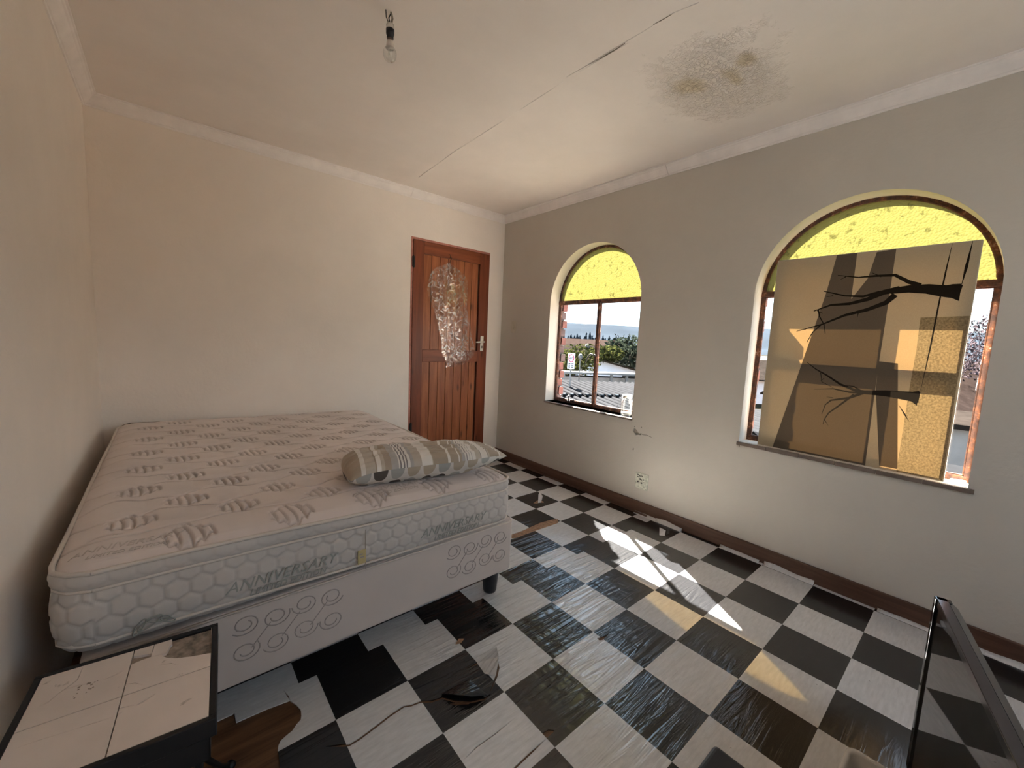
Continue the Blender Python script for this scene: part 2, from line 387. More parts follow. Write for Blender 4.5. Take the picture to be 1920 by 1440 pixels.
# ------------------------------------------------------------------ object helpers
def tag(o, label=None, cat=None, group=None, kind=None):
    if label: o['label'] = label
    if cat: o['category'] = cat
    if group: o['group'] = group
    if kind: o['kind'] = kind
    return o
def thing(name, label, cat, loc, group=None, rotz=0):
    o = bpy.data.objects.new(name, None); COL.objects.link(o); o.location = loc; o.rotation_euler = (0, 0, rotz); o.empty_display_size = .05
    return tag(o, label, cat, group)
def link(name, me, mat, parent=None, smooth=False, bevel=0, seg=2):
    o = bpy.data.objects.new(name, me); COL.objects.link(o)
    for m in (mat if isinstance(mat, (list, tuple)) else [mat]): me.materials.append(m)
    if smooth:
        for p in me.polygons: p.use_smooth = True
    if parent is not None:
        o.parent = parent
        chain = Matrix.Identity(4); q = parent
        while q is not None:
            if q.type == 'EMPTY': chain = q.matrix_basis @ chain
            q = q.parent
        if parent.type == 'EMPTY': o.matrix_parent_inverse = chain.inverted()
    if bevel:
        b = o.modifiers.new('bevel', 'BEVEL'); b.width = bevel; b.segments = seg; b.limit_method = 'ANGLE'; b.angle_limit = .7
    return o
def obj(name, bm, mat, parent=None, smooth=False, bevel=0, seg=2):
    me = bpy.data.meshes.new(name); bmesh.ops.recalc_face_normals(bm, faces=bm.faces); bm.to_mesh(me); bm.free()
    return link(name, me, mat, parent, smooth, bevel, seg)
def box(bm, x0, x1, y0, y1, z0, z1, mat=None):
    v = [bm.verts.new(((x0, x1)[i & 1], (y0, y1)[(i >> 1) & 1], (z0, z1)[(i >> 2) & 1])) for i in range(8)]
    for f in ((0, 2, 3, 1), (4, 5, 7, 6), (0, 1, 5, 4), (2, 6, 7, 3), (0, 4, 6, 2), (1, 3, 7, 5)):
        fc = bm.faces.new([v[i] for i in f])
    if mat is not None: bmesh.ops.transform(bm, matrix=mat, verts=v)
    return v
def bx(*a, mat=None):
    bm = bmesh.new(); box(bm, *a, mat=mat); return bm
def tube(bm, pts, r, n=8, cap=True):
    pts = [Vector(p) for p in pts]; rs = r if isinstance(r, (list, tuple)) else [r]*len(pts)
    rings = []; up = None
    for i, p in enumerate(pts):
        d = (pts[min(i+1, len(pts)-1)]-pts[max(i-1, 0)]).normalized()
        if up is None: up = Vector((0, 0, 1)) if abs(d.z) < .9 else Vector((1, 0, 0))
        a = d.cross(up)
        if a.length < 1e-5: a = d.orthogonal()
        a.normalize(); b = a.cross(d).normalized(); up = b
        rings.append([bm.verts.new(p+(a*math.cos(2*PI*k/n)+b*math.sin(2*PI*k/n))*rs[i]) for k in range(n)])
    for i in range(len(rings)-1):
        for k in range(n): bm.faces.new((rings[i][k], rings[i][(k+1) % n], rings[i+1][(k+1) % n], rings[i+1][k]))
    if cap and n > 2: bm.faces.new(rings[0][::-1]); bm.faces.new(rings[-1])
def lathe(bm, prof, cx, cy, n=20):
    rings = [[bm.verts.new((cx+r*math.cos(2*PI*k/n), cy+r*math.sin(2*PI*k/n), z)) for k in range(n)] for r, z in prof]
    for i in range(len(rings)-1):
        for k in range(n): bm.faces.new((rings[i][k], rings[i][(k+1) % n], rings[i+1][(k+1) % n], rings[i+1][k]))
    if prof[0][0] > 1e-4: bm.faces.new(rings[0][::-1])
    if prof[-1][0] > 1e-4: bm.faces.new(rings[-1])
    bmesh.ops.remove_doubles(bm, verts=bm.verts, dist=1e-5)
def inside(p, poly):
    x, y = p; c_ = False; j = len(poly)-1
    for i in range(len(poly)):
        xi, yi = poly[i]; xj, yj = poly[j]
        if (yi > y) != (yj > y) and x < (xj-xi)*(y-yi)/(yj-yi)+xi: c_ = not c_
        j = i
    return c_
def plate2d(outer, polys, keep, extra=()):
    """triangulate the outer outline cut by other outlines; keep(centroid) -> material index or None"""
    vs, es = [], []
    for pl in [outer]+list(polys):
        n0 = len(vs); vs += [Vector(p) for p in pl]; es += [(n0+i, n0+(i+1) % len(pl)) for i in range(len(pl))]
    vs += [Vector(p) for p in extra]
    V, E, F, *_ = delaunay_2d_cdt(vs, es, [], 0, 1e-7)
    out = []
    for f in F:
        cx = sum(V[i].x for i in f)/3; cy = sum(V[i].y for i in f)/3
        if not inside((cx, cy), outer): continue
        k = keep((cx, cy))
        if k is not None: out.append((tuple(f), k))
    return V, out
def extrude2d(bm, V, F, top, bot, backmat=None):
    """top/bot map a 2d point to 3d; walls are made along open edges"""
    T, B = {}, {}
    def g(D, fn, i):
        if i not in D: D[i] = bm.verts.new(fn(V[i].x, V[i].y))
        return D[i]
    cnt = {}
    for f, k in F:
        a = bm.faces.new([g(T, top, i) for i in f]); a.material_index = k
        b = bm.faces.new([g(B, bot, i) for i in reversed(f)]); b.material_index = k if backmat is None else backmat
        for i in range(3):
            e_ = (f[i], f[(i+1) % 3]); key = tuple(sorted(e_)); cnt.setdefault(key, []).append((e_, k))
    for key, L in cnt.items():
        if len(L) == 1:
            (i, j), k = L[0]; fc = bm.faces.new((T[j], T[i], B[i], B[j])); fc.material_index = k
def gridmesh(P, nu, nv, close_u=False):
    """P: array (nv,nu,3)"""
    idx = np.arange(nu*nv).reshape(nv, nu); a = idx[:-1, :-1]; b = idx[:-1, 1:]; c_ = idx[1:, 1:]; d = idx[1:, :-1]
    q = np.stack([a, b, c_, d], -1).reshape(-1, 4)
    if close_u:
        q2 = np.stack([idx[:-1, -1], idx[:-1, 0], idx[1:, 0], idx[1:, -1]], -1); q = np.vstack([q, q2])
    me = bpy.data.meshes.new('grid'); me.from_pydata(np.asarray(P).reshape(-1, 3).tolist(), [], q.tolist()); me.update(); return me
def text_bm(s, size, shear=0.0, ext=.0006, spacing=1.0):
    cu = bpy.data.curves.new('lettering', 'FONT'); cu.body = s; cu.size = size; cu.shear = shear; cu.extrude = ext; cu.resolution_u = 2; cu.space_character = spacing
    cu.align_x = 'CENTER'; cu.align_y = 'CENTER'
    o = bpy.data.objects.new('lettering', cu); COL.objects.link(o)
    bpy.context.view_layer.update(); me = bpy.data.meshes.new_from_object(o.evaluated_get(bpy.context.evaluated_depsgraph_get()))
    bpy.data.objects.remove(o); bm = bmesh.new(); bm.from_mesh(me); bpy.data.meshes.remove(me); return bm

# ------------------------------------------------------------------ room shell
H = 2.424; W = 2.912; YB = -4.5
# floor base: old boards under the vinyl
floor = link('floor', bpy.data.meshes.new('floor'), M['under']); 
bm = bmesh.new(); box(bm, -W-.1, .0, YB-.1, .1, -.16, -.004); bm.to_mesh(floor.data); bm.free(); tag(floor, kind='structure')
# vinyl: two sheets of printed checks, the second shifted; each check is a piece of the floor
TS = .24432; X0 = -.04375; Y0 = -2.797; SEAM = Y0+3.89*TS
px2f = lambda L: [tuple(on(2, 0, *q)[:2]) for q in L]
c1 = lambda L: [(860+x*.29167, 840+y*.29167) for x, y in L]
c2 = lambda L: [(500+x*.29167, 1100+y*.29167) for x, y in L]
def ribbon(pts, w_):
    pts = [Vector(p) for p in pts]; Lf, Rt = [], []
    for i, p in enumerate(pts):
        d = (pts[min(i+1, len(pts)-1)]-pts[max(i-1, 0)]).normalized(); n = Vector((-d.y, d.x))*(w_*.5*(.15 if i in (0, len(pts)-1) else 1))
        Lf.append(tuple(p+n)); Rt.append(tuple(p-n))
    return Lf+Rt[::-1]
HOLES = [
    px2f([(500, 1329), (543, 1313), (556, 1322), (564, 1331), (565, 1342), (564, 1349), (556, 1358), (548, 1370), (537, 1379), (526, 1389), (522, 1398), (521, 1407)])+[(-2.42, -2.25), (-2.62, -2.45), (-2.88, -2.42), (-2.88, -1.8465), (-2.489, -1.8465), (-2.487, -1.886)],
    px2f(c1([(340, 555), (400, 535), (455, 510), (520, 480), (600, 458), (640, 455), (640, 482), (580, 503), (500, 530), (430, 555), (380, 575), (340, 582)])),
    px2f(c1([(478, 355), (500, 338), (520, 332), (545, 342), (548, 352), (520, 352), (500, 358)])),
    px2f(c1([(888, 1222), (935, 1208), (965, 1192), (960, 1202), (925, 1235), (905, 1237)])),
    px2f(c2([(1770, 940), (1810, 918), (1850, 922), (1840, 940), (1800, 972)])),
    px2f(c2([(1160, 748), (1210, 762), (1300, 755), (1310, 742), (1220, 742)])),
]
CRACKS = [
    (px2f(c2([(380, 1027), (490, 1020), (530, 1018), (600, 975), (700, 900), (790, 830), (880, 770), (930, 762), (985, 740), (1060, 738), (1130, 715), (1200, 735), (1310, 742), (1400, 722), (1440, 690)])), .009),
    (px2f(c2([(1290, 525), (1360, 490), (1440, 440), (1470, 440), (1490, 520), (1475, 580), (1440, 670)])), .009),
    (px2f(c2([(1800, 975), (1700, 1065), (1600, 1160), (1560, 1200)])), .007),
    (px2f(c2([(1600, 840), (1470, 945), (1350, 1030), (1270, 1110)])), .004),
    (px2f(c2([(110, 668), (135, 700), (150, 730)])), .004),
]
CUTS = HOLES+[ribbon(p, w_) for p, w_ in CRACKS]
bbs = [(min(p[0] for p in q), max(p[0] for p in q), min(p[1] for p in q), max(p[1] for p in q)) for q in CUTS]
def tile_piece(x0, x1, y0, y1, black):
    outer = [(x0, y0), (x1, y0), (x1, y1), (x0, y1)]
    cs = [q for q, b in zip(CUTS, bbs) if b[0] < x1 and b[1] > x0 and b[2] < y1 and b[3] > y0]
    bm = bmesh.new()
    if not cs: box(bm, x0, x1, y0, y1, -.0035, 0)
    else:
        V, F = plate2d(outer, cs, lambda p: None if any(inside(p, q) for q in cs) else 0)
        if not F: bm.free(); return
        extrude2d(bm, V, F, lambda x, y: (x, y, 0), lambda x, y: (x, y, -.0035))
    obj('tile', bm, M['tile_b' if black else 'tile_w'], floor)
E0 = -.003; XR = -.018
for sheet in (0, 1):
    if sheet == 0: ys = [Y0-j*TS for j in range(-4, 8)]; sh = 0; jo = 0
    else: ys = [SEAM+.0]+[Y0+(j+.36)*TS for j in range(4, 12)]; sh = -.24*TS
    if sheet == 0:
        rows = [(max(Y0-(j+1)*TS, YB), min(Y0-j*TS, SEAM), j) for j in range(-4, 8)]
    else:
        rows = [(max(Y0-(j+1)*TS+.36*TS, SEAM+.0004), min(Y0-j*TS+.36*TS, -.002), j) for j in range(-12, -3)]
    for y0, y1, j in rows:
        if y1-y0 < .004: continue
        for i in range(-1, 12):
            x1 = X0+sh-i*TS; x0 = x1-TS; x1 = min(x1, XR); x0 = max(x0, -W+.002)
            if x1-x0 < .006: continue
            if x1 < -1.9 and y0 > -1.6: continue       # wholly hidden under the bed
            tile_piece(x0, x1, y0, y1, (i+j) % 2 == 0)
# lifted flaps and curled edges of the vinyl
def flap(pts, up, mat, name='torn_flap'):
    bm = bmesh.new(); v = []
    n = len(pts); vs = [bm.verts.new((p[0], p[1], .001+h)) for p, h in zip(pts, up)]
    bm.faces.new(vs); bmesh.ops.triangulate(bm, faces=bm.faces)
    o = obj(name, bm, mat, floor); s = o.modifiers.new('s', 'SOLIDIFY'); s.thickness = .0018; return o
f_ = px2f(c2([(1352, 495), (1440, 445), (1475, 440), (1490, 520), (1470, 600), (1400, 560)])); flap(f_, (.002, .020, .034, .044, .016, 0), M['tile_w'])
f_ = px2f(c2([(1120, 700), (1200, 735), (1310, 742), (1420, 715), (1300, 600), (1200, 560)])); flap(f_, (.004, .022, .020, .008, 0, 0), M['tile_b'])
f_ = px2f(c1([(510, 352), (530, 350), (540, 320), (520, 300), (512, 310)])); flap(f_, (0, 0, .012, .020, .012), M['tile_w'])
f_ = px2f(c1([(1290, 560), (1325, 565), (1330, 545), (1290, 530)])); flap(f_, (0, 0, .016, .02), M['tile_w'])
f_ = px2f(c1([(1335, 560), (1355, 555), (1355, 530), (1335, 540)])); flap(f_, (0, 0, .02, .014), M['tile_b'])
f_ = px2f(c2([(1212, 372), (1235, 345), (1268, 350), (1250, 368)])); flap(f_, (0, .006, .01, .004), M['chip'])
for ya, yb, hh in ((-1.90, -1.70, .022), (-2.06, -1.87, .028), (-2.53, -2.31, .018), (-2.795, -2.555, .024), (-3.53, -3.29, .02), (-3.285, -3.05, .012)):
    bm = bmesh.new(); n = 10; A = []
    for k in range(n+1):
        y = ya+(yb-ya)*k/n; h = hh*(.75+.35*noise.noise((y*9, 0, 3)))
        A.append([bm.verts.new((XR-.022, y, .0005)), bm.verts.new((XR-.008, y, .003)), bm.verts.new((XR-.001, y, h))])
    for k in range(n):
        for q in (0, 1): bm.faces.new((A[k][q], A[k][q+1], A[k+1][q+1], A[k+1][q]))
    o = obj('curled_edge', bm, M['tile_w'], floor, True); s = o.modifiers.new('s', 'SOLIDIFY'); s.thickness = .0012
# under-bed stub strips of chipboard in the torn strip
bm = bmesh.new(); V, F = plate2d(HOLES[1], [], lambda p: 0); extrude2d(bm, V, F, lambda x, y: (x, y, -.0022), lambda x, y: (x, y, -.0045)); obj('bare_patch', bm, M['chip'], floor)
bm = bmesh.new(); V, F = plate2d(HOLES[2], [], lambda p: 0); extrude2d(bm, V, F, lambda x, y: (x, y, -.0022), lambda x, y: (x, y, -.0045)); obj('bare_patch', bm, M['chip'], floor)

# ceiling with sagging boards
nx, ny = 90, 130
xs = np.linspace(-W-.1, .1, nx); ys = np.linspace(YB-.1, .1, ny); Xg, Yg = np.meshgrid(xs, ys)
Zg = H-.0025*(1-np.cos(2*PI*Yg/.42))*.5-.003*np.exp(-((Xg+1.16)/.03)**2)-.014*np.exp(-((Xg+.80)**2/.01+(Yg+2.62)**2/.05))-.008*np.exp(-((Xg+.62)**2/.05+(Yg+2.36)**2/.04))
P = np.stack([Xg, Yg, Zg], -1)
me = gridmesh(P, nx, ny); ceil = link('ceiling', me, M['ceiling'], None, True); tag(ceil, kind='structure')
s = ceil.modifiers.new('s', 'SOLIDIFY'); s.thickness = .12; s.offset = 1 if False else -1
me.flip_normals()
def strip_crack(pts, w_, name, parent, mapf, mat):
    V, F = plate2d(ribbon(pts, w_), [], lambda p: 0); bm = bmesh.new()
    extrude2d(bm, V, F, lambda x, y: mapf(x, y, 0), lambda x, y: mapf(x, y, 1)); return obj(name, bm, mat, parent)
ct = lambda L: [tuple(on(2, H-.003, *q)[:2]) for q in L]
for L_ in ([(1106, 119), (1130, 106), (1150, 95), (1172, 80)], [(1225, 45), (1240, 37), (1262, 24)]): strip_crack(ct(L_), .0022, 'joint_crack', ceil, lambda x, y, k: (x, y, H-.0066+.008*k), M['chipm'])
strip_crack(ct([(1062, 144), (1106, 119), (1190, 68), (1262, 24), (1310, 4)]), .0012, 'joint_crack', ceil, lambda x, y, k: (x, y, H-.0056+.008*k), M['cornice'])
strip_crack([(-1.16, -2.2), (-1.165, -1.9), (-1.15, -1.4), (-1.14, -.9), (-1.1, -.3)], .002, 'joint_crack', ceil, lambda x, y, k: (x, y, H-.0050+.008*k), M['cornice'])

# plain walls
wl = obj('wall_left', bx(-W-.15, -W, YB-.15, .15, -.16, H+.1), M['wall']); tag(wl, kind='structure')
wb_ = bmesh.new()
V, F = plate2d([(-W-.1, -.1), (.25, -.1), (.25, H+.1), (-W-.1, H+.1)], [[(-1.0, -.05), (-.175, -.05), (-.175, 2.045), (-1.0, 2.045)]], lambda p: None if -1.0 < p[0] < -.175 and -.05 < p[1] < 2.045 else 0)
extrude2d(wb_, V, F, lambda x, z: (x, 0, z), lambda x, z: (x, .14, z)); wback = obj('wall_back', wb_, M['wall']); tag(wback, kind='structure')
# wall behind the photographer, with a window opening added for the fill lamp
bm = bmesh.new()
V, F = plate2d([(-W-.1, -.1), (.25, -.1), (.25, H+.1), (-W-.1, H+.1)], [[(-2.2, .85), (-.7, .85), (-.7, 2.05), (-2.2, 2.05)]], lambda p: None if -2.2 < p[0] < -.7 and .85 < p[1] < 2.05 else 0)
extrude2d(bm, V, F, lambda x, z: (x, YB, z), lambda x, z: (x, YB-.14, z)); wrear = obj('wall_front', bm, M['wall']); tag(wrear, kind='structure')
w3 = obj('added_window', bx(-2.2, -.7, YB-.09, YB-.05, .85, .89), M['rust']); tag(w3, kind='structure')
obj('frame_bar', bx(-2.2, -.7, YB-.09, YB-.05, 2.01, 2.05), M['rust'], w3); obj('frame_bar', bx(-2.2, -2.16, YB-.09, YB-.05, .85, 2.05), M['rust'], w3); obj('frame_bar', bx(-.74, -.7, YB-.09, YB-.05, .85, 2.05), M['rust'], w3)
obj('frame_bar', bx(-1.47, -1.43, YB-.09, YB-.05, .85, 2.05), M['rust'], w3)

# window wall with two arched openings
WINS = [dict(n='window_1', y0=-1.600, y1=-.690, sill=.686, spring=1.560), dict(n='window_2', y0=-3.268, y1=-2.345, sill=.676, spring=1.545)]
def arch(y0, y1, sill, spring, grow=0.0, n=36):
    r = (y1-y0)/2+grow; cy = (y0+y1)/2
    return [(y0-grow, sill), (y1+grow, sill)]+[(cy+r*math.cos(PI*k/n), spring+r*math.sin(PI*k/n)) for k in range(n+1)]
outs = [arch(v['y0'], v['y1'], v['sill'], v['spring']) for v in WINS]
CHIPS = [onx(0, [(1189, 803), (1192, 804), (1197, 811), (1198, 813), (1202, 813), (1202, 816), (1196, 815), (1192, 816), (1190, 812), (1187, 809)]),
         onx(0, [(1188, 839), (1188.5, 844), (1185.5, 843)])]
bm = bmesh.new()
V, F = plate2d([(YB-.1, -.1), (.0, -.1), (.0, H+.1), (YB-.1, H+.1)], outs+CHIPS, lambda p: None if any(inside(p, q) for q in outs+CHIPS) else 0)
extrude2d(bm, V, F, lambda y, z: (0, y, z), lambda y, z: (.13, y, z))
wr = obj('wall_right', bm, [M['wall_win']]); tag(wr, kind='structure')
# outer brick leaf, its arches widened to admit more sun
def outer_arch(v):      # unseen outer arch, widened so sunlight reaches the whole yellow pane
    r = (v['y1']-v['y0'])/2+.14; cy = (v['y0']+v['y1'])/2
    return [(v['y0'], v['sill']-.03), (v['y1'], v['sill']-.03), (v['y1'], v['spring'])]+[(cy+r*math.cos(PI*k/36), v['spring']+r*math.sin(PI*k/36)) for k in range(37)]+[(v['y0'], v['spring'])]
outs2 = [outer_arch(v) for v in WINS]
bm = bmesh.new()
V, F = plate2d([(YB-.1, -3.0), (.15, -3.0), (.15, H+.3), (YB-.1, H+.3)], outs2, lambda p: None if any(inside(p, q) for q in outs2) else 0)
extrude2d(bm, V, F, lambda y, z: (.135, y, z), lambda y, z: (.190, y, z)); obj('outer_leaf', bm, M['mortar'], wr)
def brick(bm_mat, y0, y1, z0, z1, x0=.146, x1=.200):
    obj('brick', bx(x0, x1, y0, y1, z0, z1), M[bm_mat], wr)
for v in WINS:
    k = 0; z = v['sill']-.02
    while z < v['spring']-.01:
        for side in (0, 1):
            odd = (k+side) % 2
            a = (.012+.016*odd if (side == 0 and v is WINS[0]) else -.004+.008*odd)+random.uniform(-.003, .003)
            bmn = 'brickdark' if random.random() < .3 else 'brick'
            if side == 0: brick(bmn, v['y1']-a, v['y1']+.10+.1*odd, z, z+.064)
            else: brick(bmn, v['y0']-.10-.1*odd, v['y0']+a, z, z+.064)
        z += .076; k += 1
    # arch ring of bricks on edge
    cy = (v['y0']+v['y1'])/2; r = (v['y1']-v['y0'])/2+.14; n = 24
    for q in range(n):
        th = PI*(q+.5)/n; mat = Matrix.Translation((0, cy, v['spring'])) @ Matrix.Rotation(th-PI/2, 4, 'X')
        hw = PI*(r+.03)/n/2-.005
        obj('brick', bx(.146, .200, -hw, hw, r-.018+random.uniform(-.003, .003), r+.11, mat=mat), M['brick'], wr)
# cracks and the dent of bare plaster
strip_crack(onx(0, [(1198, 813), (1202, 813), (1206, 815), (1213, 816), (1219, 818.5), (1223, 820.5)]), .003, 'wall_crack', wr, lambda y, z, k: (-.0006+.01*k, y, z), M['crack'])
for q in CHIPS:
    V, F = plate2d([(min(p[0] for p in q)-.01, min(p[1] for p in q)-.01), (max(p[0] for p in q)+.01, min(p[1] for p in q)-.01), (max(p[0] for p in q)+.01, max(p[1] for p in q)+.01), (min(p[0] for p in q)-.01, max(p[1] for p in q)+.01)], [], lambda p: 0)
    bm = bmesh.new(); extrude2d(bm, V, F, lambda y, z: (.012, y, z), lambda y, z: (.05, y, z)); obj('bare_plaster', bm, M['chipm'], wr)
for q in ([(1186, 783), (1188, 784), (1187, 786.5)], [(1189, 799), (1190.5, 800), (1189.5, 801)], [(1202, 800), (1203.5, 801), (1202, 803)], [(1385, 834), (1387, 835), (1386, 839)]):
    V, F = plate2d(onx(0, q), [], lambda p: 0); bm = bmesh.new(); extrude2d(bm, V, F, lambda y, z: (-.0005, y, z), lambda y, z: (.004, y, z)); obj('chip_mark', bm, M['crack'], wr)

# windows: steel frames, panes, sills
XF = .118
for wi, v in enumerate(WINS):
    y0, y1, sill, spr = v['y0'], v['y1'], v['sill'], v['spring']; cy = (y0+y1)/2; r = (y1-y0)/2
    tz = spr+.012
    fr = bmesh.new()
    a_out = arch(y0-.004, y1+.004, sill-.002, spr); a_in = arch(y0+.018, y1-.018, sill+.026, spr)
    V, F = plate2d(a_out, [a_in], lambda p: None if inside(p, a_in) else 0)
    extrude2d(fr, V, F, lambda y, z: (XF-.006, y, z), lambda y, z: (XF+.022, y, z))
    win = obj(v['n'], fr, M['rust']); tag(win, kind='structure')
    obj('transom_bar', bx(XF-.010, XF+.018, y0, y1, tz-.015, tz+.015), M['rust'], win)
    my = cy+.002 if wi == 0 else cy
    obj('mullion', bx(XF-.010, XF+.018, my-.012, my+.012, sill+.01, tz), M['rust'], win)
    # inner casement sections
    for a, b in ((y0+.017, my-.012), (my+.012, y1-.017)):
        bm = bmesh.new(); t_ = .007; za, zb = sill+.024, tz-.014
        for q in ((a, b, za, za+t_), (a, b, zb-t_, zb), (a, a+t_, za, zb), (b-t_, b, za, zb)): box(bm, XF-.002, XF+.012, *q)
        cs_ = obj('casement', bm, M['rust'], win)
        bp_ = bmesh.new(); bp_.faces.new([bp_.verts.new((XF+.005, yy, zz)) for yy, zz in ((a, za), (b, za), (b, zb), (a, zb))]); obj('pane', bp_, M['glass'], cs_)
    pts = [(cy+(r-.012)*math.cos(PI*k/36), spr+(r-.012)*math.sin(PI*k/36)) for k in range(37)]
    pts = [(p[0], max(p[1], tz+.012)) for p in pts]
    V, F = plate2d(pts, [], lambda p: 0); bm = bmesh.new(); extrude2d(bm, V, F, lambda y, z: (XF+.003, y, z), lambda y, z: (XF+.0033, y, z))
    # a single thin sheet: keep only the room face
    bmesh.ops.delete(bm, geom=[f for f in bm.faces if abs(f.calc_center_median().x-(XF+.003)) > 1e-5], context='FACES')
    obj('obscure_pane', bm, M['yellow'], win)
    # putty / glazing bead round the arch
    bm = bmesh.new(); tube(bm, [(XF-.003, cy+(r-.016)*math.cos(PI*k/40), spr+(r-.016)*math.sin(PI*k/40)) for k in range(1, 40)], .005, 6); obj('putty_bead', bm, M['rust'], win)
    if wi == 0:
        bm = bmesh.new(); box(bm, -.004, .112, y0, y1, sill-.012, sill+.0); obj('window_sill', bm, M['sillwhite'], win)
        bm = bmesh.new(); box(bm, -.012, .0, y0-.006, y1+.006, sill-.016, sill-.004); obj('sill_lip', bm, M['sill'], win)
    else:
        n = 6
        obj('window_sill', bx(.002, .112, y0, y1, sill-.014, sill-.002), M['sillwhite'], win)
        for q in range(n):
            a = y0-.02+(y1-y0+.03)*q/n; b = y0-.02+(y1-y0+.03)*(q+1)/n-.0025
            obj('sill_tile', bx(-.014, .030, a, b, sill-.020+random.uniform(-.001, .001), sill-.001+random.uniform(-.001, .001)), M['sill'], win)
# casement handle and stay of window 1
win1 = bpy.data.objects['window_1']
hp = on(0, XF-.02, 1112.5, 664.4)
bm = bmesh.new(); L = [on(0, XF-.03, *q) for q in ((1114, 666), (1108, 664), (1103, 668), (1099.5, 675), (1097, 681))]
tube(bm, L, [.006, .0075, .006, .005, .003]); tube(bm, [(XF+.004, L[0].y, L[0].z), L[0]], .007); obj('casement_handle', bm, M['darkiron'], win1, True)
s0 = on(0, XF-.012, 1066, 749); bm = bmesh.new()
tube(bm, [(XF-.012, s0.y, s0.z-.012), (XF-.012, s0.y, s0.z+.03)], .005); lathe(bm, [(0, s0.z+.028), (.009, s0.z+.03), (.009, s0.z+.038), (0, s0.z+.04)], XF-.012, s0.y, 10)
box(bm, XF-.022, XF-.004, s0.y-.016, s0.y+.016, s0.z-.016, s0.z-.008); tube(bm, [(XF-.015, s0.y-.05, s0.z-.012), (XF-.015, s0.y-.065, s0.z+.006)], .006); obj('stay_catch', bm, M['darkiron'], win1)
# loose sticks lying on the sill of window 2
win2 = bpy.data.objects['window_2']

# cornice
def cornice(name, p0, p1, nrm, lens, mitre=(1, 1)):
    """p0,p1 on the wall line; nrm points into the room; profile (out, drop)"""
    prof = [(0, .062), (.006, .062), (.008, .054), (.014, .052), (.024, .043), (.036, .030), (.044, .018), (.050, .014), (.053, .008), (.060, .007), (.060, 0), (0, 0)]
    root = None; p0 = Vector(p0); p1 = Vector(p1); nrm = Vector(nrm); d = (p1-p0).normalized(); Lt = (p1-p0).length
    for a, b in zip(lens[:-1], lens[1:]):
        bm = bmesh.new(); A, B = [], []
        for o_, dr in prof:
            sa = o_*mitre[0] if a == 0 else 0; sb = o_*mitre[1] if b == 1 else 0
            qa = p0+d*(Lt*a+sa+(0 if a == 0 else .0012))+nrm*o_; qb = p0+d*(Lt*b-sb-(0 if b == 1 else .0012))+nrm*o_
            A.append(bm.verts.new((qa.x, qa.y, H-dr))); B.append(bm.verts.new((qb.x, qb.y, H-dr)))
        n = len(prof)
        for i in range(n): bm.faces.new((A[i], A[(i+1) % n], B[(i+1) % n], B[i]))
        bm.faces.new(A[::-1]); bm.faces.new(B)
        if root is None: root = tag(obj(name, bm, M['cornice']), kind='structure')
        else: obj('cornice_length', bm, M['cornice'], root)
    return root
yb_ = (0-on(0, 0, 1255, 323).y)/(-YB); xb_ = (0-on(1, 0, 770, 350).x)/W
cor_r = cornice('trim_1', (0, 0, 0), (0, YB, 0), (-1, 0, 0), [0, yb_, 1])
cornice('trim_2', (0, 0, 0), (-W, 0, 0), (0, -1, 0), [0, xb_, 1])
cornice('trim_3', (-W, 0, 0), (-W, YB, 0), (1, 0, 0), [0, 1])
cr_p = [on(0, -.03, 1247.5+260*0, 306), on(0, -.02, 1250, 312), on(0, -.008, 1253, 320), on(0, -.003, 1255, 324)]
bm = bmesh.new(); tube(bm, [Vector((p.x-.012, p.y, p.z)) for p in cr_p], [.001, .0016, .002, .005], 5); obj('cornice_crack', bm, M['crack'], cor_r)
# skirting
sk = obj('baseboard_right', bx(-.016, 0, YB, 0, 0, .088), M['skirt'], None, False, .004); tag(sk, kind='structure')
obj('quadrant_bead', bx(-.030, -.016, -1.80, 0, 0, .014), M['skirt'], sk, False, .005)
s2 = obj('baseboard_back', bx(-.17, -.016, -.016, 0, 0, .088), M['skirt'], None, False, .004); tag(s2, kind='structure')

# ------------------------------------------------------------------ door
dr = thing('door', None, None, (-.988, -.01, 0)); dr.name = 'door_1'; tag(dr, kind='structure')
X = dict(l=-.988, r=-.182, sl=-.888, sr=-.292)
yF, yBk = -.012, .028
for a, b, m_, nm in ((X['l'], X['sl'], 'doorstile', 'stile'), (X['sr'], X['r'], 'doorstile', 'stile')):
    obj(nm, bx(a, b, yF, yBk, .006, 2.030), M[m_], dr, False, .002)
for z0, z1 in ((1.926, 2.030), (.992, 1.100), (.006, .20)):
    obj('rail', bx(X['sl']+.0005, X['sr']-.0005, yF+.001, yBk, z0, z1), M['doorrail'], dr, False, .002)
TB = [-.888, -.809, -.724, -.640, -.554, -.464, -.382, -.306]
for z0, z1, n_ in ((1.1005, 1.9255, 0), (.2005, .9915, 1)):
    for a, b in zip(TB[:-1], TB[1:]):
        obj('plank', bx(a+.0022, b-.0022, yF+.010+random.uniform(-.0008, .0008), yBk-.004, z0, z1), M['door'], dr, False, .0018)
    obj('panel_back', bx(X['sl'], X['sr'], yF+.024, yBk-.001, z0, z1), M['crack'], dr)
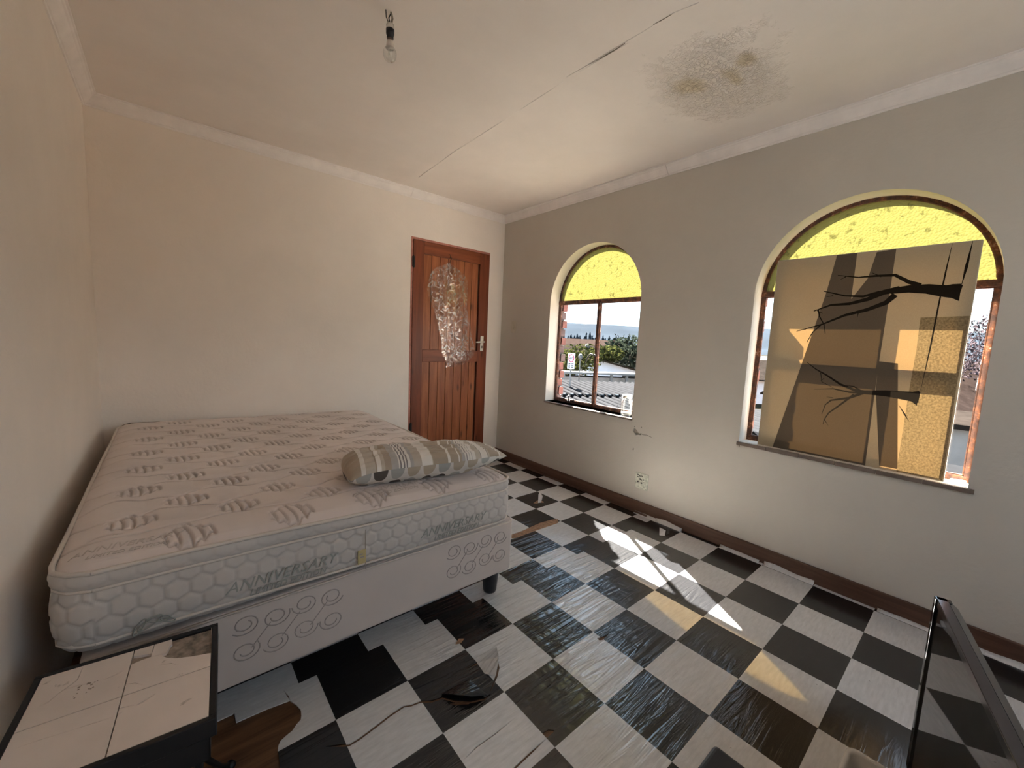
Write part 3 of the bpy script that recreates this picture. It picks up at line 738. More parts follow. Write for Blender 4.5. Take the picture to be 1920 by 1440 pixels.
# frame
fm = obj('trim_4', bx(-1.006, -.990, -.004, .10, 0, 2.052), M['frame_pink']); tag(fm, kind='structure')
obj('head_jamb', bx(-.990, -.176, -.004, .10, 2.034, 2.052), M['frame_pink'], fm); obj('side_jamb', bx(-.180, -.174, .03, .10, 0, 2.034), M['frame_pink'], fm)
obj('door_stop', bx(-.990, -.178, .030, .05, 0, 2.034), M['crack'], fm)
for zc in (1.845, .40):
    bm = bmesh.new(); tube(bm, [(-.9885, -.016, zc-.05), (-.9885, -.016, zc+.05)], .006, 8); box(bm, -1.0, -.975, -.0145, -.0125, zc-.045, zc+.045); obj('hinge', bm, M['darkiron'], dr)
hd = obj('handle_plate', bx(-.262, -.226, -.018, -.012, 1.098, 1.245), M['metal'], dr, False, .004)
bm = bmesh.new(); tube(bm, [(-.244, -.018, 1.190), (-.244, -.055, 1.190), (-.255, -.062, 1.190), (-.345, -.062, 1.183)], [.009, .009, .009, .007], 10); obj('door_handle', bm, M['metal'], dr, True)
bm = bmesh.new(); box(bm, -.249, -.239, -.0195, -.017, 1.125, 1.150); obj('keyhole', bm, M['crack'], dr)
bm = bmesh.new(); tube(bm, [(-.646, -.012, 1.955), (-.646, -.035, 1.955), (-.646, -.045, 1.940), (-.646, -.040, 1.925)], .0022, 6); obj('hook', bm, M['darkiron'], dr)

# plastic garment bag hanging from the hook
bag = thing('garment_bag', 'crumpled clear plastic garment cover hanging on the wooden door', 'plastic bag', (-.64, -.04, 1.94))
prof = [(1.885, -.650, -.630), (1.865, -.68, -.60), (1.83, -.76, -.53), (1.79, -.812, -.47), (1.745, -.835, -.435), (1.62, -.86, -.432), (1.56, -.84, -.44), (1.49, -.80, -.44), (1.40, -.765, -.41), (1.30, -.735, -.38), (1.2, -.705, -.36), (1.12, -.70, -.325), (1.05, -.685, -.335), (1.0, -.65, -.40), (.965, -.63, -.47), (.94, -.67, -.56)]
nz, nu = 150, 70
zz = np.array([p[0] for p in prof]); zl = np.interp(np.linspace(0, 1, nz), np.linspace(0, 1, len(prof)), zz)
la = np.interp(-zl, -zz, [p[1] for p in prof]); ra = np.interp(-zl, -zz, [p[2] for p in prof])
for layer in (0, 1):
    P = np.zeros((nz, nu, 3))
    for i in range(nz):
        for j in range(nu):
            u = j/(nu-1); x = la[i]+(ra[i]-la[i])*u; z = zl[i]
            bulge = (.5-.5*math.cos(2*PI*min(1, max(0, u))))*min(1, i/20)*min(1, (nz-i)/15)
            n1 = 1-abs(noise.noise((x*9+layer*9, z*5, 1.7+layer)))*2; n2 = 1-abs(noise.noise((x*26, z*17, 4+layer)))*2; n3 = noise.noise((x*60, z*45, layer))
            y = -.016-(.008 if layer == 0 else .030)*bulge-(n1*.013+n2*.007+n3*.003)*(1 if layer else .25)*(.3+.7*bulge)
            P[i, j] = (x+.004*n3, min(y, -.0145-.001*layer), z+.004*n2)
    me = gridmesh(P, nu, nz); link('front_film' if layer else 'back_film', me, M['film'], bag)
bm = bmesh.new(); tube(bm, [(-.64, -.030, 1.880), (-.64, -.034, 1.905), (-.628, -.036, 1.920), (-.636, -.038, 1.936), (-.648, -.040, 1.932)], .0022, 6); obj('hanger_hook', bm, M['darkiron'], bag, True)

# ------------------------------------------------------------------ switch and socket
sw = thing('light_switch', 'narrow cream light switch on the wall beside the door corner', 'light switch', (0, -.205, 1.35))
obj('cover_plate', bx(-.009, 0, -.241, -.171, 1.291, 1.408), M['plastic_w'], sw, False, .004)
obj('rocker', bx(-.014, -.008, -.216, -.196, 1.325, 1.375), M['plastic_w'], sw, False, .002)
sk_ = thing('wall_socket', 'grimy white square power socket low on the window wall', 'power socket', (0, -1.726, .24))
obj('cover_plate', bx(-.010, 0, -1.779, -1.674, .180, .300), M['socket'], sk_, False, .005)
for dy, dz in ((.022, .015), (.038, -.008), (.010, -.012), (.026, .04)):
    bm = bmesh.new(); tube(bm, [(-.0102, -1.738+dy, .240+dz), (-.0115, -1.738+dy, .240+dz)], .0065 if dz < .03 else .003, 10); obj('pin_hole', bm, M['grime'], sk_)
obj('toggle', bx(-.016, -.009, -1.766, -1.748, .248, .278), M['socket'], sk_, False, .002)
bm = bmesh.new()
for q in range(10):
    y = -1.77+random.random()*.09; z = .186+random.random()*.10; a_ = .002+random.random()*.004
    box(bm, -.0106, -.0098, y-a_, y+a_*1.3, z-a_*.5, z+a_*.5)
obj('grime_speck', bm, M['grime'], sk_)['kind'] = 'stuff'

# ------------------------------------------------------------------ hanging bulb
bl = thing('pendant_bulb', 'clear light bulb in a bare holder hanging from the ceiling', 'light bulb', (-1.925, -1.674, H))
bx_, by_ = -1.925, -1.674
bm = bmesh.new(); tube(bm, [(bx_+.004, by_, H), (bx_-.006, by_, 2.40), (bx_+.002, by_, 2.372)], .0022, 6); tube(bm, [(bx_-.018, by_, H-.002), (bx_-.016, by_, 2.398), (bx_-.004, by_, 2.378)], .0018, 6); obj('flex_wire', bm, M['black'], bl)
bm = bmesh.new(); tube(bm, [(bx_+.002, by_, H), (bx_+.008, by_, 2.405), (bx_+.003, by_, 2.376)], .004, 6); obj('earth_wire', bm, M['chipm'], bl)
bm = bmesh.new(); lathe(bm, [(.006, 2.380), (.014, 2.379), (.015, 2.362)], bx_, by_, 18); obj('holder_cap', bm, M['tub'], bl, True)
bm = bmesh.new(); lathe(bm, [(.0155, 2.362), (.0150, 2.345), (.0125, 2.342), (.0125, 2.330), (.011, 2.330)], bx_, by_, 18); obj('lamp_holder', bm, M['black'], bl, True)
bm = bmesh.new(); lathe(bm, [(.0105, 2.334), (.0105, 2.321), (.0115, 2.320)], bx_, by_, 18); obj('bulb_cap', bm, simple('brown_cap', (.17, .11, .09), .5), bl, True)
bm = bmesh.new(); lathe(bm, [(.0115, 2.322), (.014, 2.312), (.0155, 2.300), (.0165, 2.297)], bx_, by_, 24); obj('bulb_neck', bm, simple('frosted_white_neck', (.62, .55, .49), .3), bl, True)
bm = bmesh.new(); lathe(bm, [(.0165, 2.297)]+[(.0245*math.sin(PI*t/20), 2.289+.0*t-.0 - .0245*(-math.cos(PI*t/20))*(-1)*(-1)) for t in range(4, 21)] if False else
                      [(.0165, 2.298), (.021, 2.292), (.0243, 2.284), (.0248, 2.277), (.0235, 2.267), (.0195, 2.258), (.013, 2.252), (.006, 2.2495), (0, 2.249)], bx_, by_, 28); obj('bulb_globe', bm, M['bulb'], bl, True)
bm = bmesh.new()
for k in range(3): tube(bm, [(bx_+.004*math.cos(k*2.1), by_+.004*math.sin(k*2.1), 2.30), (bx_+.009*math.cos(k*2.1), by_+.009*math.sin(k*2.1), 2.268)], .0006, 4)
obj('filament', bm, M['metal'], bl)

# ------------------------------------------------------------------ bed base
BX0, BX1, BY0, BY1 = -2.800, -1.418, -1.930, -.06
bs = thing('bed_base', 'cream fabric divan bed base with stitched swirls on short black legs', 'bed base', (-2.11, -1.0, 0))
o = obj('base_box', bx(BX0, BX1, BY0, BY1, .155, .398), M['base'], bs, False, .012, 3)
bm = bmesh.new()
for z in (.392,): tube(bm, [(BX0+.01, BY0-.001, z), (BX1-.01, BY0-.001, z), (BX1+.001, BY0+.01, z), (BX1+.001, BY1-.01, z)], .004, 6)
obj('piping', bm, M['piping'], bs, True)
for x, y in ((-1.442, -1.815), (-2.70, -1.815), (-1.50, -.17), (-2.70, -.17), (-1.50, -1.0), (-2.70, -1.0)):
    bm = bmesh.new(); lathe(bm, [(.030, 0), (.033, .01), (.044, .145), (.048, .158)], x if x != -1.442 else -1.446, y, 20); obj('leg', bm, M['black'], bs, True)
def swirls(cx, cz, parent):
    bm = bmesh.new()
    for i in range(4):
        for j in range(2):
            x = cx+(i-1.5)*.082; z = cz+(j-.5)*.085+(.0 if i % 2 else .008)
            for s_ in (0,):
                pts = []
                st = PI*(.2+i*.9+j)
                for k in range(26):
                    t = k/25; r = .038*(1-.62*t); th = st+(1 if (i+j) % 2 else -1)*t*PI*3.1
                    pts.append((x+r*math.cos(th)*1.02, BY0-.0006, z+r*math.sin(th)*.86))
                tube(bm, pts, .0019, 5)
    for i in range(3): tube(bm, [(cx+(i-1.5)*.082+.015, BY0-.0006, cz-.03), (cx+(i-.5)*.082-.015, BY0-.0006, cz+.03)], .0015, 5)
    obj('stitched_swirls', bm, M['thread'], parent)
swirls(-2.338, .292, bs); swirls(-1.612, .290, bs)
# ------------------------------------------------------------------ mattress
ms = thing('mattress', 'worn cream pillow-top mattress with quilted leaf stitching on the bed base', 'mattress', (-2.11, -1.0, .398))
MX0, MX1, MY0, MY1 = -2.842, -1.428, -1.940, -.055; RC = .075
def tilt(x): return .026*(MX1-x)/(MX1-MX0)
def hexgroove(u, v, s_=.052):
    # scale-like quilting: distance to cell borders of a hexagonal lattice
    best = np.full(u.shape, 9.0); sec = np.full(u.shape, 9.0)
    a = s_; b = s_*.80
    for dj in (-1, 0, 1, 2):
        j = np.floor(v/b)+dj
        off = np.where(np.mod(j, 2) == 0, 0.0, .5)
        for di in (-1, 0, 1, 2):
            i = np.floor(u/a-off)+di
            d = np.hypot(u-(i+off)*a, (v-j*b)*1.08)
            nb = np.minimum(best, d); sec = np.where(d < best, best, np.minimum(sec, d)); best = nb
    return np.clip((sec-best)/.012, 0, 1)
def perim(n):
    # closed outline of the mattress as points, normals, arc length
    pts = []; a, b = (MX1-MX0)/2, (MY1-MY0)/2; cx, cy = (MX0+MX1)/2, (MY0+MY1)/2
    segs = []
    corners = [(1, -1, -PI/2), (1, 1, 0), (-1, 1, PI/2), (-1, -1, PI)]
    L = [('l', (cx-a+RC, cy-b), (cx+a-RC, cy-b), (0, -1)), ('c', (cx+a-RC, cy-b+RC), -PI/2), ('l', (cx+a, cy-b+RC), (cx+a, cy+b-RC), (1, 0)), ('c', (cx+a-RC, cy+b-RC), 0),
         ('l', (cx+a-RC, cy+b), (cx-a+RC, cy+b), (0, 1)), ('c', (cx-a+RC, cy+b-RC), PI/2), ('l', (cx-a, cy+b-RC), (cx-a, cy-b+RC), (-1, 0)), ('c', (cx-a+RC, cy-b+RC), PI)]
    tot = sum(math.dist(s_[1], s_[2]) if s_[0] == 'l' else RC*PI/2 for s_ in L)
    out = []; ar = 0; nxt = 0; step = tot/n
    for s_ in L:
        ln = math.dist(s_[1], s_[2]) if s_[0] == 'l' else RC*PI/2
        while nxt < ar+ln-1e-9:
            t = (nxt-ar)/ln
            if s_[0] == 'l': out.append((s_[1][0]+(s_[2][0]-s_[1][0])*t, s_[1][1]+(s_[2][1]-s_[1][1])*t, s_[3][0], s_[3][1], nxt))
            else:
                th = s_[2]+t*PI/2; out.append((s_[1][0]+RC*math.cos(th), s_[1][1]+RC*math.sin(th), math.cos(th), math.sin(th), nxt))
            nxt += step
        ar += ln
    return np.array(out[:n])
def paint_shade(me, arr):
    at_ = me.attributes.new('stitch', 'FLOAT', 'POINT'); at_.data.foreach_set('value', np.ascontiguousarray(arr, dtype=np.float32).ravel())
NP_ = 1500; PR = perim(NP_)
def band(z0, z1, nv, bulge, quilt, name, mat, inset0=0.0, inset1=0.0):
    t = np.linspace(0, 1, nv)[:, None]; x, y, nx_, ny_, s_ = [PR[:, i][None, :] for i in range(5)]
    z = z0+(z1-z0)*t
    q = hexgroove(s_+0*z, z+0*s_) if quilt else np.ones((nv, PR.shape[0]))
    wob = .002*np.sin(s_*9)+.0015*np.sin(s_*23+1)
    off = bulge*np.sin(PI*np.clip(t, 0, 1))**.6+quilt*(q-1)*.0045+wob+inset0*(1-t)**6+inset1*t**6
    P = np.stack([x+nx_*off, y+ny_*off, z+tilt(x)*(1-(z1 < .549)*.6*(1-t))+0*s_+.0025*np.sin(s_*6)*(.2+.8*t)], -1)
    me = gridmesh(P, PR.shape[0], nv, True); paint_shade(me, (1-q)*quilt*.6+0*P[..., 0]); return link(name, me, mat, ms, True)
band(.405, .548, 46, .008, 1.0, 'side_border', M['mat_side'], -.012, -.003)
band(.550, .592, 12, .006, .45, 'pillow_top_border', M['mat_side'], -.003, -.004)
def pipe(z, r, name='piping'):
    bm = bmesh.new(); pts = [(a[0]+a[2]*.001, a[1]+a[3]*.001, z+tilt(a[0])+.0025*math.sin(a[4]*6)) for a in PR[::10]]; pts.append(pts[0])
    tube(bm, pts, r, 6, False); obj(name, bm, M['piping'], ms, True)
pipe(.549, .0045); pipe(.5935, .006); pipe(.4095, .0045)
# quilted top panel
nx_, ny_ = 400, 520
U, V_ = np.meshgrid(np.linspace(-1, 1, nx_), np.linspace(-1, 1, ny_))
a, b = (MX1-MX0)/2-.004, (MY1-MY0)/2-.004; cx, cy = (MX0+MX1)/2, (MY0+MY1)/2
Xm, Ym = U*a, V_*b
dx = np.maximum(0, np.abs(Xm)-(a-RC)); dy = np.maximum(0, np.abs(Ym)-(b-RC))
mx_ = np.maximum(dx, dy); ln_ = np.hypot(dx, dy); sc_ = np.where(ln_ > 1e-9, mx_/np.maximum(ln_, 1e-9), 1)
Xm = np.sign(Xm)*(np.minimum(np.abs(Xm), a-RC)+dx*sc_); Ym = np.sign(Ym)*(np.minimum(np.abs(Ym), b-RC)+dy*sc_)
edge = np.minimum(a-np.abs(Xm), b-np.abs(Ym)); cd = RC-np.hypot(np.maximum(0, np.abs(Xm)-(a-RC)), np.maximum(0, np.abs(Ym)-(b-RC))); edge = np.where((np.abs(Xm) > a-RC) & (np.abs(Ym) > b-RC), np.minimum(edge, cd), edge)
Xw, Yw = Xm+cx, Ym+cy
Z = .592+.030*(1-np.exp(-np.maximum(edge, 0)/.035))+tilt(Xw)
Z += .004*np.sin(Xw*5+Yw*2.1)*np.sin(Yw*4.2)
g = np.zeros_like(Z)
def groove(d, w_=.0035): return np.exp(-(d/w_)**2)
def motif(cx_, cy_, wdt, hgt, lean=.35, n=5, amp=1.0):
    global g
    m_ = (np.abs(Xw-cx_) < wdt*.9) & (np.abs(Yw-cy_) < hgt*.95)
    if not m_.any(): return
    x = (Xw[m_]-cx_)/wdt; y = (Yw[m_]-cy_)/hgt
    val = np.zeros(x.shape)
    for k in range(n):
        xc = -.42+.84*k/(n-1)
        top = .48-.28*abs(xc)/.42; bot = -.48+.30*abs(xc)/.42
        xx = x-(xc-lean*.25*(y)+.06*np.cos(y*PI))
        inr = (1/(1+np.exp(-(y-bot)*25)))*(1/(1+np.exp((y-top)*25)))
        val = np.maximum(val, groove(xx*wdt)*inr)
    # scalloped caps joining the lines, top and bottom
    for sgn in (1, -1):
        yc = sgn*(.47-.30*np.abs(x)/.42)+.05*np.cos(x*PI*2*(n-1)/.84)
        val = np.maximum(val, groove((y-yc)*hgt)*(np.abs(x) < .47)*.9)
    g[m_] = np.maximum(g[m_], val*amp)
cols = 11
for i in range(cols):
    xi = -2.705+.1275*i
    for j in range(-1, 8):
        yj = -1.71+.275*j+(.125 if i % 2 else 0)-.012*i
        if yj < -1.775 or yj > -.10: continue
        motif(xi+random.uniform(-.004, .004), yj, .115, .105)
for i in range(6): motif(-2.585+.262*i, -1.868, .125, .125, .7)
# long tufted channels running across, between the rows
for j in range(14):
    yj = -1.80+.1345*j; wv = yj+.018*np.sin(Xw*24.5+j*PI)+.006*np.sin(Xw*61)
    g = np.maximum(g, groove(Yw-wv, .003)*.85*(Yw > -1.79))
g = np.maximum(g, groove(Yw+1.795-.01*np.sin(Xw*12), .004)*.8)
soft = np.zeros_like(g)
Z -= g*.0095
# puffiness between stitch lines
Z += .0035*np.abs(np.sin(Xw*24.6))*np.abs(np.sin(Yw*23.4))*(edge > .03)
me = gridmesh(np.stack([Xw, Yw, Z], -1), nx_, ny_); paint_shade(me, g); top = link('top_panel', me, M['mat_top'], ms, True)
def ztop(x, y):
    j = int(round((y-cy)/b*(ny_-1)/2+(ny_-1)/2)); i = int(round((x-cx)/a*(nx_-1)/2+(nx_-1)/2)); return float(Z[max(0, min(ny_-1, j)), max(0, min(nx_-1, i))])
# lettering on the borders
def front_text(s_, x, z, size, rot, mat, y=None, parent=ms, name='border_lettering', shear=.35):
    bm = text_bm(s_, size, shear, .0008); R_ = Matrix.Translation((x, MY0-.0095 if y is None else y, z)) @ Matrix.Rotation(rot, 4, 'Y') @ Matrix.Rotation(PI/2, 4, 'X')
    bmesh.ops.transform(bm, matrix=R_, verts=bm.verts); me = bpy.data.meshes.new(name); bm.to_mesh(me); bm.free(); return link(name, me, mat, parent)
front_text('ANNIVERSARY', -2.358, .478, .046, 0, M['threadg']); front_text('LIMITED EDITION', -2.345, .447, .027, 0, M['threadg'])
front_text('ANNIVERSARY', -1.748, .468, .046, 0, M['threadg']); front_text('LIMITED EDITION', -1.735, .437, .027, 0, M['threadg'])
def top_text(s_, x, y, size, rot, mat):
    bm = text_bm(s_, size, .3, .0004); R_ = Matrix.Translation((x, y, 0)) @ Matrix.Rotation(rot, 4, 'Z'); bmesh.ops.transform(bm, matrix=R_, verts=bm.verts)
    for v in bm.verts: v.co.z = ztop(v.co.x, v.co.y)+.0012+(v.co.z)
    me = bpy.data.meshes.new('top_lettering'); bm.to_mesh(me); bm.free(); link('top_lettering', me, mat, ms)
top_text('ANNIVERSARY', -1.97, -1.835, .045, 0.02, M['faded']); top_text('LIMITED EDITION', -1.975, -1.872, .026, 0.02, M['faded'])
top_text('ANNIVERSARY', -2.705, -1.858, .034, 0.0, M['faded']); top_text('LIMITED EDITION', -2.705, -1.888, .020, 0.0, M['faded'])
# leaf emblem at the foot corner, yellow tag, seam
bm = bmesh.new()
for k, (dx_, dz_, rr, aa) in enumerate(((0, 0, .030, .5), (.018, .004, .026, -.2), (-.02, -.004, .024, 1.0), (.036, -.006, .018, -.5))):
    pts = [(dx_+math.cos(t)*rr*.9*math.cos(aa)-math.sin(t)*rr*.3*math.sin(aa), dz_+math.cos(t)*rr*.9*math.sin(aa)+math.sin(t)*rr*.3*math.cos(aa)) for t in [2*PI*q/14 for q in range(15)]]
    tube(bm, [(-2.668+p[0], MY0-.0095, .452+p[1]) for p in pts], .0018, 4)
obj('emblem', bm, M['threadg'], ms)
bm = bmesh.new(); tube(bm, [(-2.108, MY0-.0085, z) for z in (.405, .44, .48, .52, .548)], .0014, 5); obj('border_seam', bm, M['thread'], ms)
bm = bmesh.new(); box(bm, -2.136, -2.108, MY0-.013, MY0-.0105, .430, .480); tg = obj('care_tag', bm, M['tag'], ms, False, .0008)
bm = bmesh.new(); box(bm, -2.130, -2.120, MY0-.0140, MY0-.0128, .463, .468); box(bm, -2.128, -2.116, MY0-.0140, MY0-.0128, .452, .457); obj('tag_print', bm, M['thread'], tg)
# brown stain at the far left corner: its own worn strip of ticking
bm = bmesh.new(); nn = 14; A = []
for k in range(nn+1):
    t = k/nn; th = PI-.15-t*(PI/2-.1); x = MX0+RC+.003+.068*math.cos(th) if k < 8 else MX0+RC+(k-8)*.034; y = MY1-RC+.068*math.sin(th) if k < 8 else MY1-.012
    w_ = .030*math.sin(PI*(k+.5)/(nn+1))*(1+.3*noise.noise((k, 0, 0)))+.003
    ix, iy = (0, -1) if k >= 8 else (-math.cos(th), -math.sin(th))
    A.append([bm.verts.new((x, y, ztop(x, y)+.002)), bm.verts.new((x+ix*w_, y+iy*w_, ztop(x+ix*w_, y+iy*w_)+.002))])
for k in range(nn): bm.faces.new((A[k][0], A[k+1][0], A[k+1][1], A[k][1]))
obj('stained_corner', bm, M['stain'], ms)

# ------------------------------------------------------------------ pillow
pc = Vector((-1.775, -1.765, 0)); pang = -.215
pl = thing('pillow', 'beige striped pillow with a spotted underside on the mattress edge', 'pillow', (pc.x, pc.y, .62), None, pang)
nu, nv = 120, 70
def pillow_surf(sgn):
    P = np.zeros((nv, nu, 3)); hx, hy = .340, .150
    for i in range(nv):
        for j in range(nu):
            u = -1+2*j/(nu-1); v = -1+2*i/(nv-1)
            # left end blunt and rolled, right end drawn out to a point
            ur = max(u, 0); ul = max(-u, 0)
            px_ = u*hx*(1-.05*abs(v)**2*(u < 0)); py_ = v*hy*(1-.42*ur**3*(.4+.6*abs(v)))
            T = ((1-ur**2.6)**.75)*((1-ul**7)**.5)*((1-abs(v)**2.6)**.60)
            th = .068*T
            cr_ = .0045*noise.noise((u*3+sgn, v*6, 2))+.003*noise.noise((u*9, v*9, sgn*2))
            seam = .070+.026*max(0, -v)**2*(1-abs(u)**6)+.010*ur**2
            z = seam+sgn*(th if sgn > 0 else min(th*.95, seam-.004))+cr_*T*2.4
            P[i, j] = (px_, py_+ .012*(1-u*u), z)
    return P
for sgn, nm, m_ in ((1, 'striped_cover', 'pil_top'), (-1, 'spotted_cover', 'pil_und')):
    me = gridmesh(pillow_surf(sgn), nu, nv)
    o = bpy.data.objects.new(nm, me); COL.objects.link(o); me.materials.append(M[m_]); o.parent = pl
    for p in me.polygons: p.use_smooth = True

# ------------------------------------------------------------------ side table with broken tiles
tcx, tcy, ta = -2.7055, -2.192, -.085
tb = thing('side_table', 'small square black iron table topped with four cracked white tiles', 'side table', (tcx, tcy, 0), None, ta)
hs = .148
def loc2(px, py):   # pixel on the table top -> table coordinates
    p = on(2, .45, px, py); q = Matrix.Rotation(-ta, 2) @ Vector((p.x-tcx, p.y-tcy)); return (q.x, q.y)
def child(name, bm, mat, parent=tb, **k):
    me = bpy.data.meshes.new(name); bmesh.ops.recalc_face_normals(bm, faces=bm.faces); bm.to_mesh(me); bm.free()
    o = bpy.data.objects.new(name, me); COL.objects.link(o); me.materials.append(mat); o.parent = parent
    if k.get('bevel'):
        b_ = o.modifiers.new('b', 'BEVEL'); b_.width = k['bevel']; b_.segments = 2
    if k.get('smooth'):
        for p in me.polygons: p.use_smooth = True
    return o
child('table_top', bx(-hs-.004, hs+.004, -hs-.004, hs+.004, .425, .4435), M['mortart'])
for q in ((-hs-.012, hs+.012, -hs-.012, -hs), (-hs-.012, hs+.012, hs, hs+.012), (-hs-.012, -hs, -hs, hs), (hs, hs+.012, -hs, hs)):
    child('edge_frame', bx(q[0], q[1], q[2], q[3], .412, .451), M['iron'], bevel=.002)
C6 = lambda L: [loc2(260+x*.1945, 1160+y*.1945) for x, y in L]
C3 = lambda L: [loc2(x/3, 1120+y/3) for x, y in L]
hole1 = C6([(322, 175), (325, 240), (300, 265), (285, 300), (265, 330), (225, 345), (240, 365), (275, 378), (340, 380), (400, 377), (520, 362), (655, 338), (700, 330), (700, 60), (500, 60), (322, 130)])
hole2 = C3([(720, 332), (780, 328), (852, 315), (850, 335), (800, 352), (715, 388)])
crackA = ribbon(C3([(875, 240), (862, 290), (852, 320)]), .0016); crackB = ribbon(C3([(842, 338), (880, 328), (935, 315)]), .0014)
crks = [ribbon(C3(L), w_*2.0) for L, w_ in (([(200, 625), (270, 590), (330, 540), (380, 505), (435, 465), (470, 385)], .0007), ([(580, 465), (640, 440), (700, 408)], .0008), ([(700, 490), (760, 482), (820, 495)], .0007),
        ([(760, 612), (800, 590), (875, 543)], .0022), ([(650, 632), (690, 620), (760, 606)], .0012), ([(655, 662), (690, 645)], .003), ([(435, 665), (475, 625)], .0014), ([(350, 525), (440, 495), (560, 470)], .0006), ([(410, 745), (520, 710), (640, 672)], .0006), ([(60, 860), (200, 810), (420, 742)], .0005), ([(1000, 380), (960, 370), (880, 385)], .0006))]
gp = .0011
for ix in (0, 1):
    for iy in (0, 1):
        x0, x1 = (-hs+.001, -gp) if ix == 0 else (gp, hs-.001); y0, y1 = (-hs+.001, -gp) if iy == 0 else (gp, hs-.001)
        cuts = crks+([hole1, hole2, crackA, crackB] if ix == 1 and iy == 1 else [])
        V, F = plate2d([(x0, y0), (x1, y0), (x1, y1), (x0, y1)], cuts, lambda p: None if any(inside(p, q) for q in cuts) else 0)
        bm = bmesh.new(); extrude2d(bm, V, F, lambda x, y: (x, y, .450), lambda x, y: (x, y, .4437)); child('tile', bm, M['ttile'])
for k in range(16):
    a_ = random.uniform(-.083, -.045); b_ = random.uniform(.040, .080); r_ = random.uniform(.0008, .0028); bm = bmesh.new()
    lathe(bm, [(r_, .4500), (r_*.8, .4503)], a_, b_, 6); child('chip_mark', bm, M['mortart'])
child('apron', bx(-hs, hs, -hs, -hs+.006, .355, .415), M['iron']); child('apron', bx(-hs, hs, hs-.006, hs, .355, .415), M['iron']); child('apron', bx(-hs, -hs+.006, -hs, hs, .355, .415), M['iron']); child('apron', bx(hs-.006, hs, -hs, hs, .355, .415), M['iron'])
for sx_ in (-1, 1):
    for sy_ in (-1, 1):
        if sx_ < 0: spread = 0.006
        else: spread = .045
        bm = bmesh.new(); X_, Y_ = sx_*(hs-.008), sy_*(hs-.008)
        pts = [(X_, Y_, .42), (X_-sx_*.012, Y_-sy_*.012, .34), (X_-sx_*.022, Y_-sy_*.022, .22), (X_-sx_*.012, Y_-sy_*.012, .10), (X_+sx_*spread*.35, Y_+sy_*spread*.3, .035), (X_+sx_*spread*.8, Y_+sy_*spread*.7, .009)]
        tube(bm, pts, [.008, .008, .008, .007, .007, .007], 8); lathe(bm, [(0, 0), (.011, .001), (.014, .009), (.009, .018), (0, .020)], pts[-1][0], pts[-1][1], 12); child('leg', bm, M['iron'], smooth=True)
bm = bmesh.new(); tube(bm, [(-hs, -hs, .40), (0, 0, .17), (hs-.02, hs-.02, .12)], .004, 6); tube(bm, [(-hs, hs, .40), (0, 0, .17), (hs-.02, -hs+.02, .12)], .004, 6); child('cross_brace', bm, M['iron'])

# ------------------------------------------------------------------ leaning canvas in window 2
cvx = .030; cy0, cy1, cz0, cz1 = -3.193, -2.438, .677, 1.729
cv = thing('canvas_print', 'large canvas print of two bare trees turned sideways, standing in the arched window', 'picture', (cvx, -2.815, cz0))
def cxy(x, y):    # crop pixel -> (y,z) on the canvas
    p = on(0, cvx, 1360+x/2.3232, 320+y/2.3232); return (p.y, p.z)
cL = lambda L: [cxy(*q) for q in L]
dark1 = cL([(488, 360), (575, 355), (560, 470), (548, 560), (620, 470), (660, 355), (745, 340), (705, 610), (664, 870), (608, 1290), (205, 1210), (210, 1190), (300, 935), (375, 720), (440, 530)])
cream_l = None
grain = cL([(850, 640), (1064, 633), (1010, 925), (945, 1350), (745, 1310), (800, 960), (832, 780)])
grey_band = cL([(668, 830), (752, 840), (750, 1300), (670, 1285), (655, 950)])
trees = []
def branch(pts, ws): 
    P_ = [Vector(cxy(*q)) for q in pts]; Lf, Rt = [], []
    for i, p in enumerate(P_):
        d = (P_[min(i+1, len(P_)-1)]-P_[max(i-1, 0)]).normalized(); n = Vector((-d.y, d.x))*(ws[0]+(ws[1]-ws[0])*i/(len(P_)-1))*.5
        Lf.append(tuple(p+n)); Rt.append(tuple(p-n))
    trees.append(Lf+Rt[::-1])
branch([(1025, 528), (960, 525), (880, 515), (800, 515), (720, 525)], (.060, .026)); trees.append(cL([(1030, 492), (1018, 568), (985, 555), (940, 540), (930, 505), (990, 494)]))
branch([(850, 500), (800, 485), (740, 455), (660, 458), (580, 465), (490, 456)], (.020, .003)); branch([(680, 462), (640, 445)], (.006, .002)); branch([(525, 462), (500, 475)], (.005, .001))
branch([(730, 525), (670, 530), (600, 548), (520, 545), (428, 525)], (.018, .004)); branch([(470, 545), (440, 550)], (.005, .001))
branch([(760, 515), (690, 530), (620, 560), (540, 580), (460, 585), (385, 612)], (.028, .005)); branch([(405, 605), (410, 635), (430, 670), (435, 710)], (.007, .003)); branch([(400, 610), (425, 622)], (.004, .002))
branch([(740, 540), (700, 575), (620, 605), (520, 630), (420, 670), (310, 700)], (.026, .003)); branch([(420, 668), (380, 705), (355, 748)], (.008, .003)); branch([(580, 615), (575, 640)], (.005, .001)); branch([(350, 690), (320, 695)], (.006, .001))
branch([(845, 988), (780, 980), (700, 970), (600, 965)], (.052, .018)); trees.append(cL([(846, 958), (834, 1024), (810, 1005), (780, 990), (800, 965)]))
branch([(620, 966), (560, 955), (500, 930), (440, 890), (395, 865), (355, 834)], (.015, .003)); branch([(600, 968), (540, 965), (470, 950), (385, 952)], (.012, .002)); branch([(600, 965), (560, 940), (520, 935)], (.008, .002)); branch([(440, 890), (415, 880), (420, 920), (470, 945)], (.005, .002))
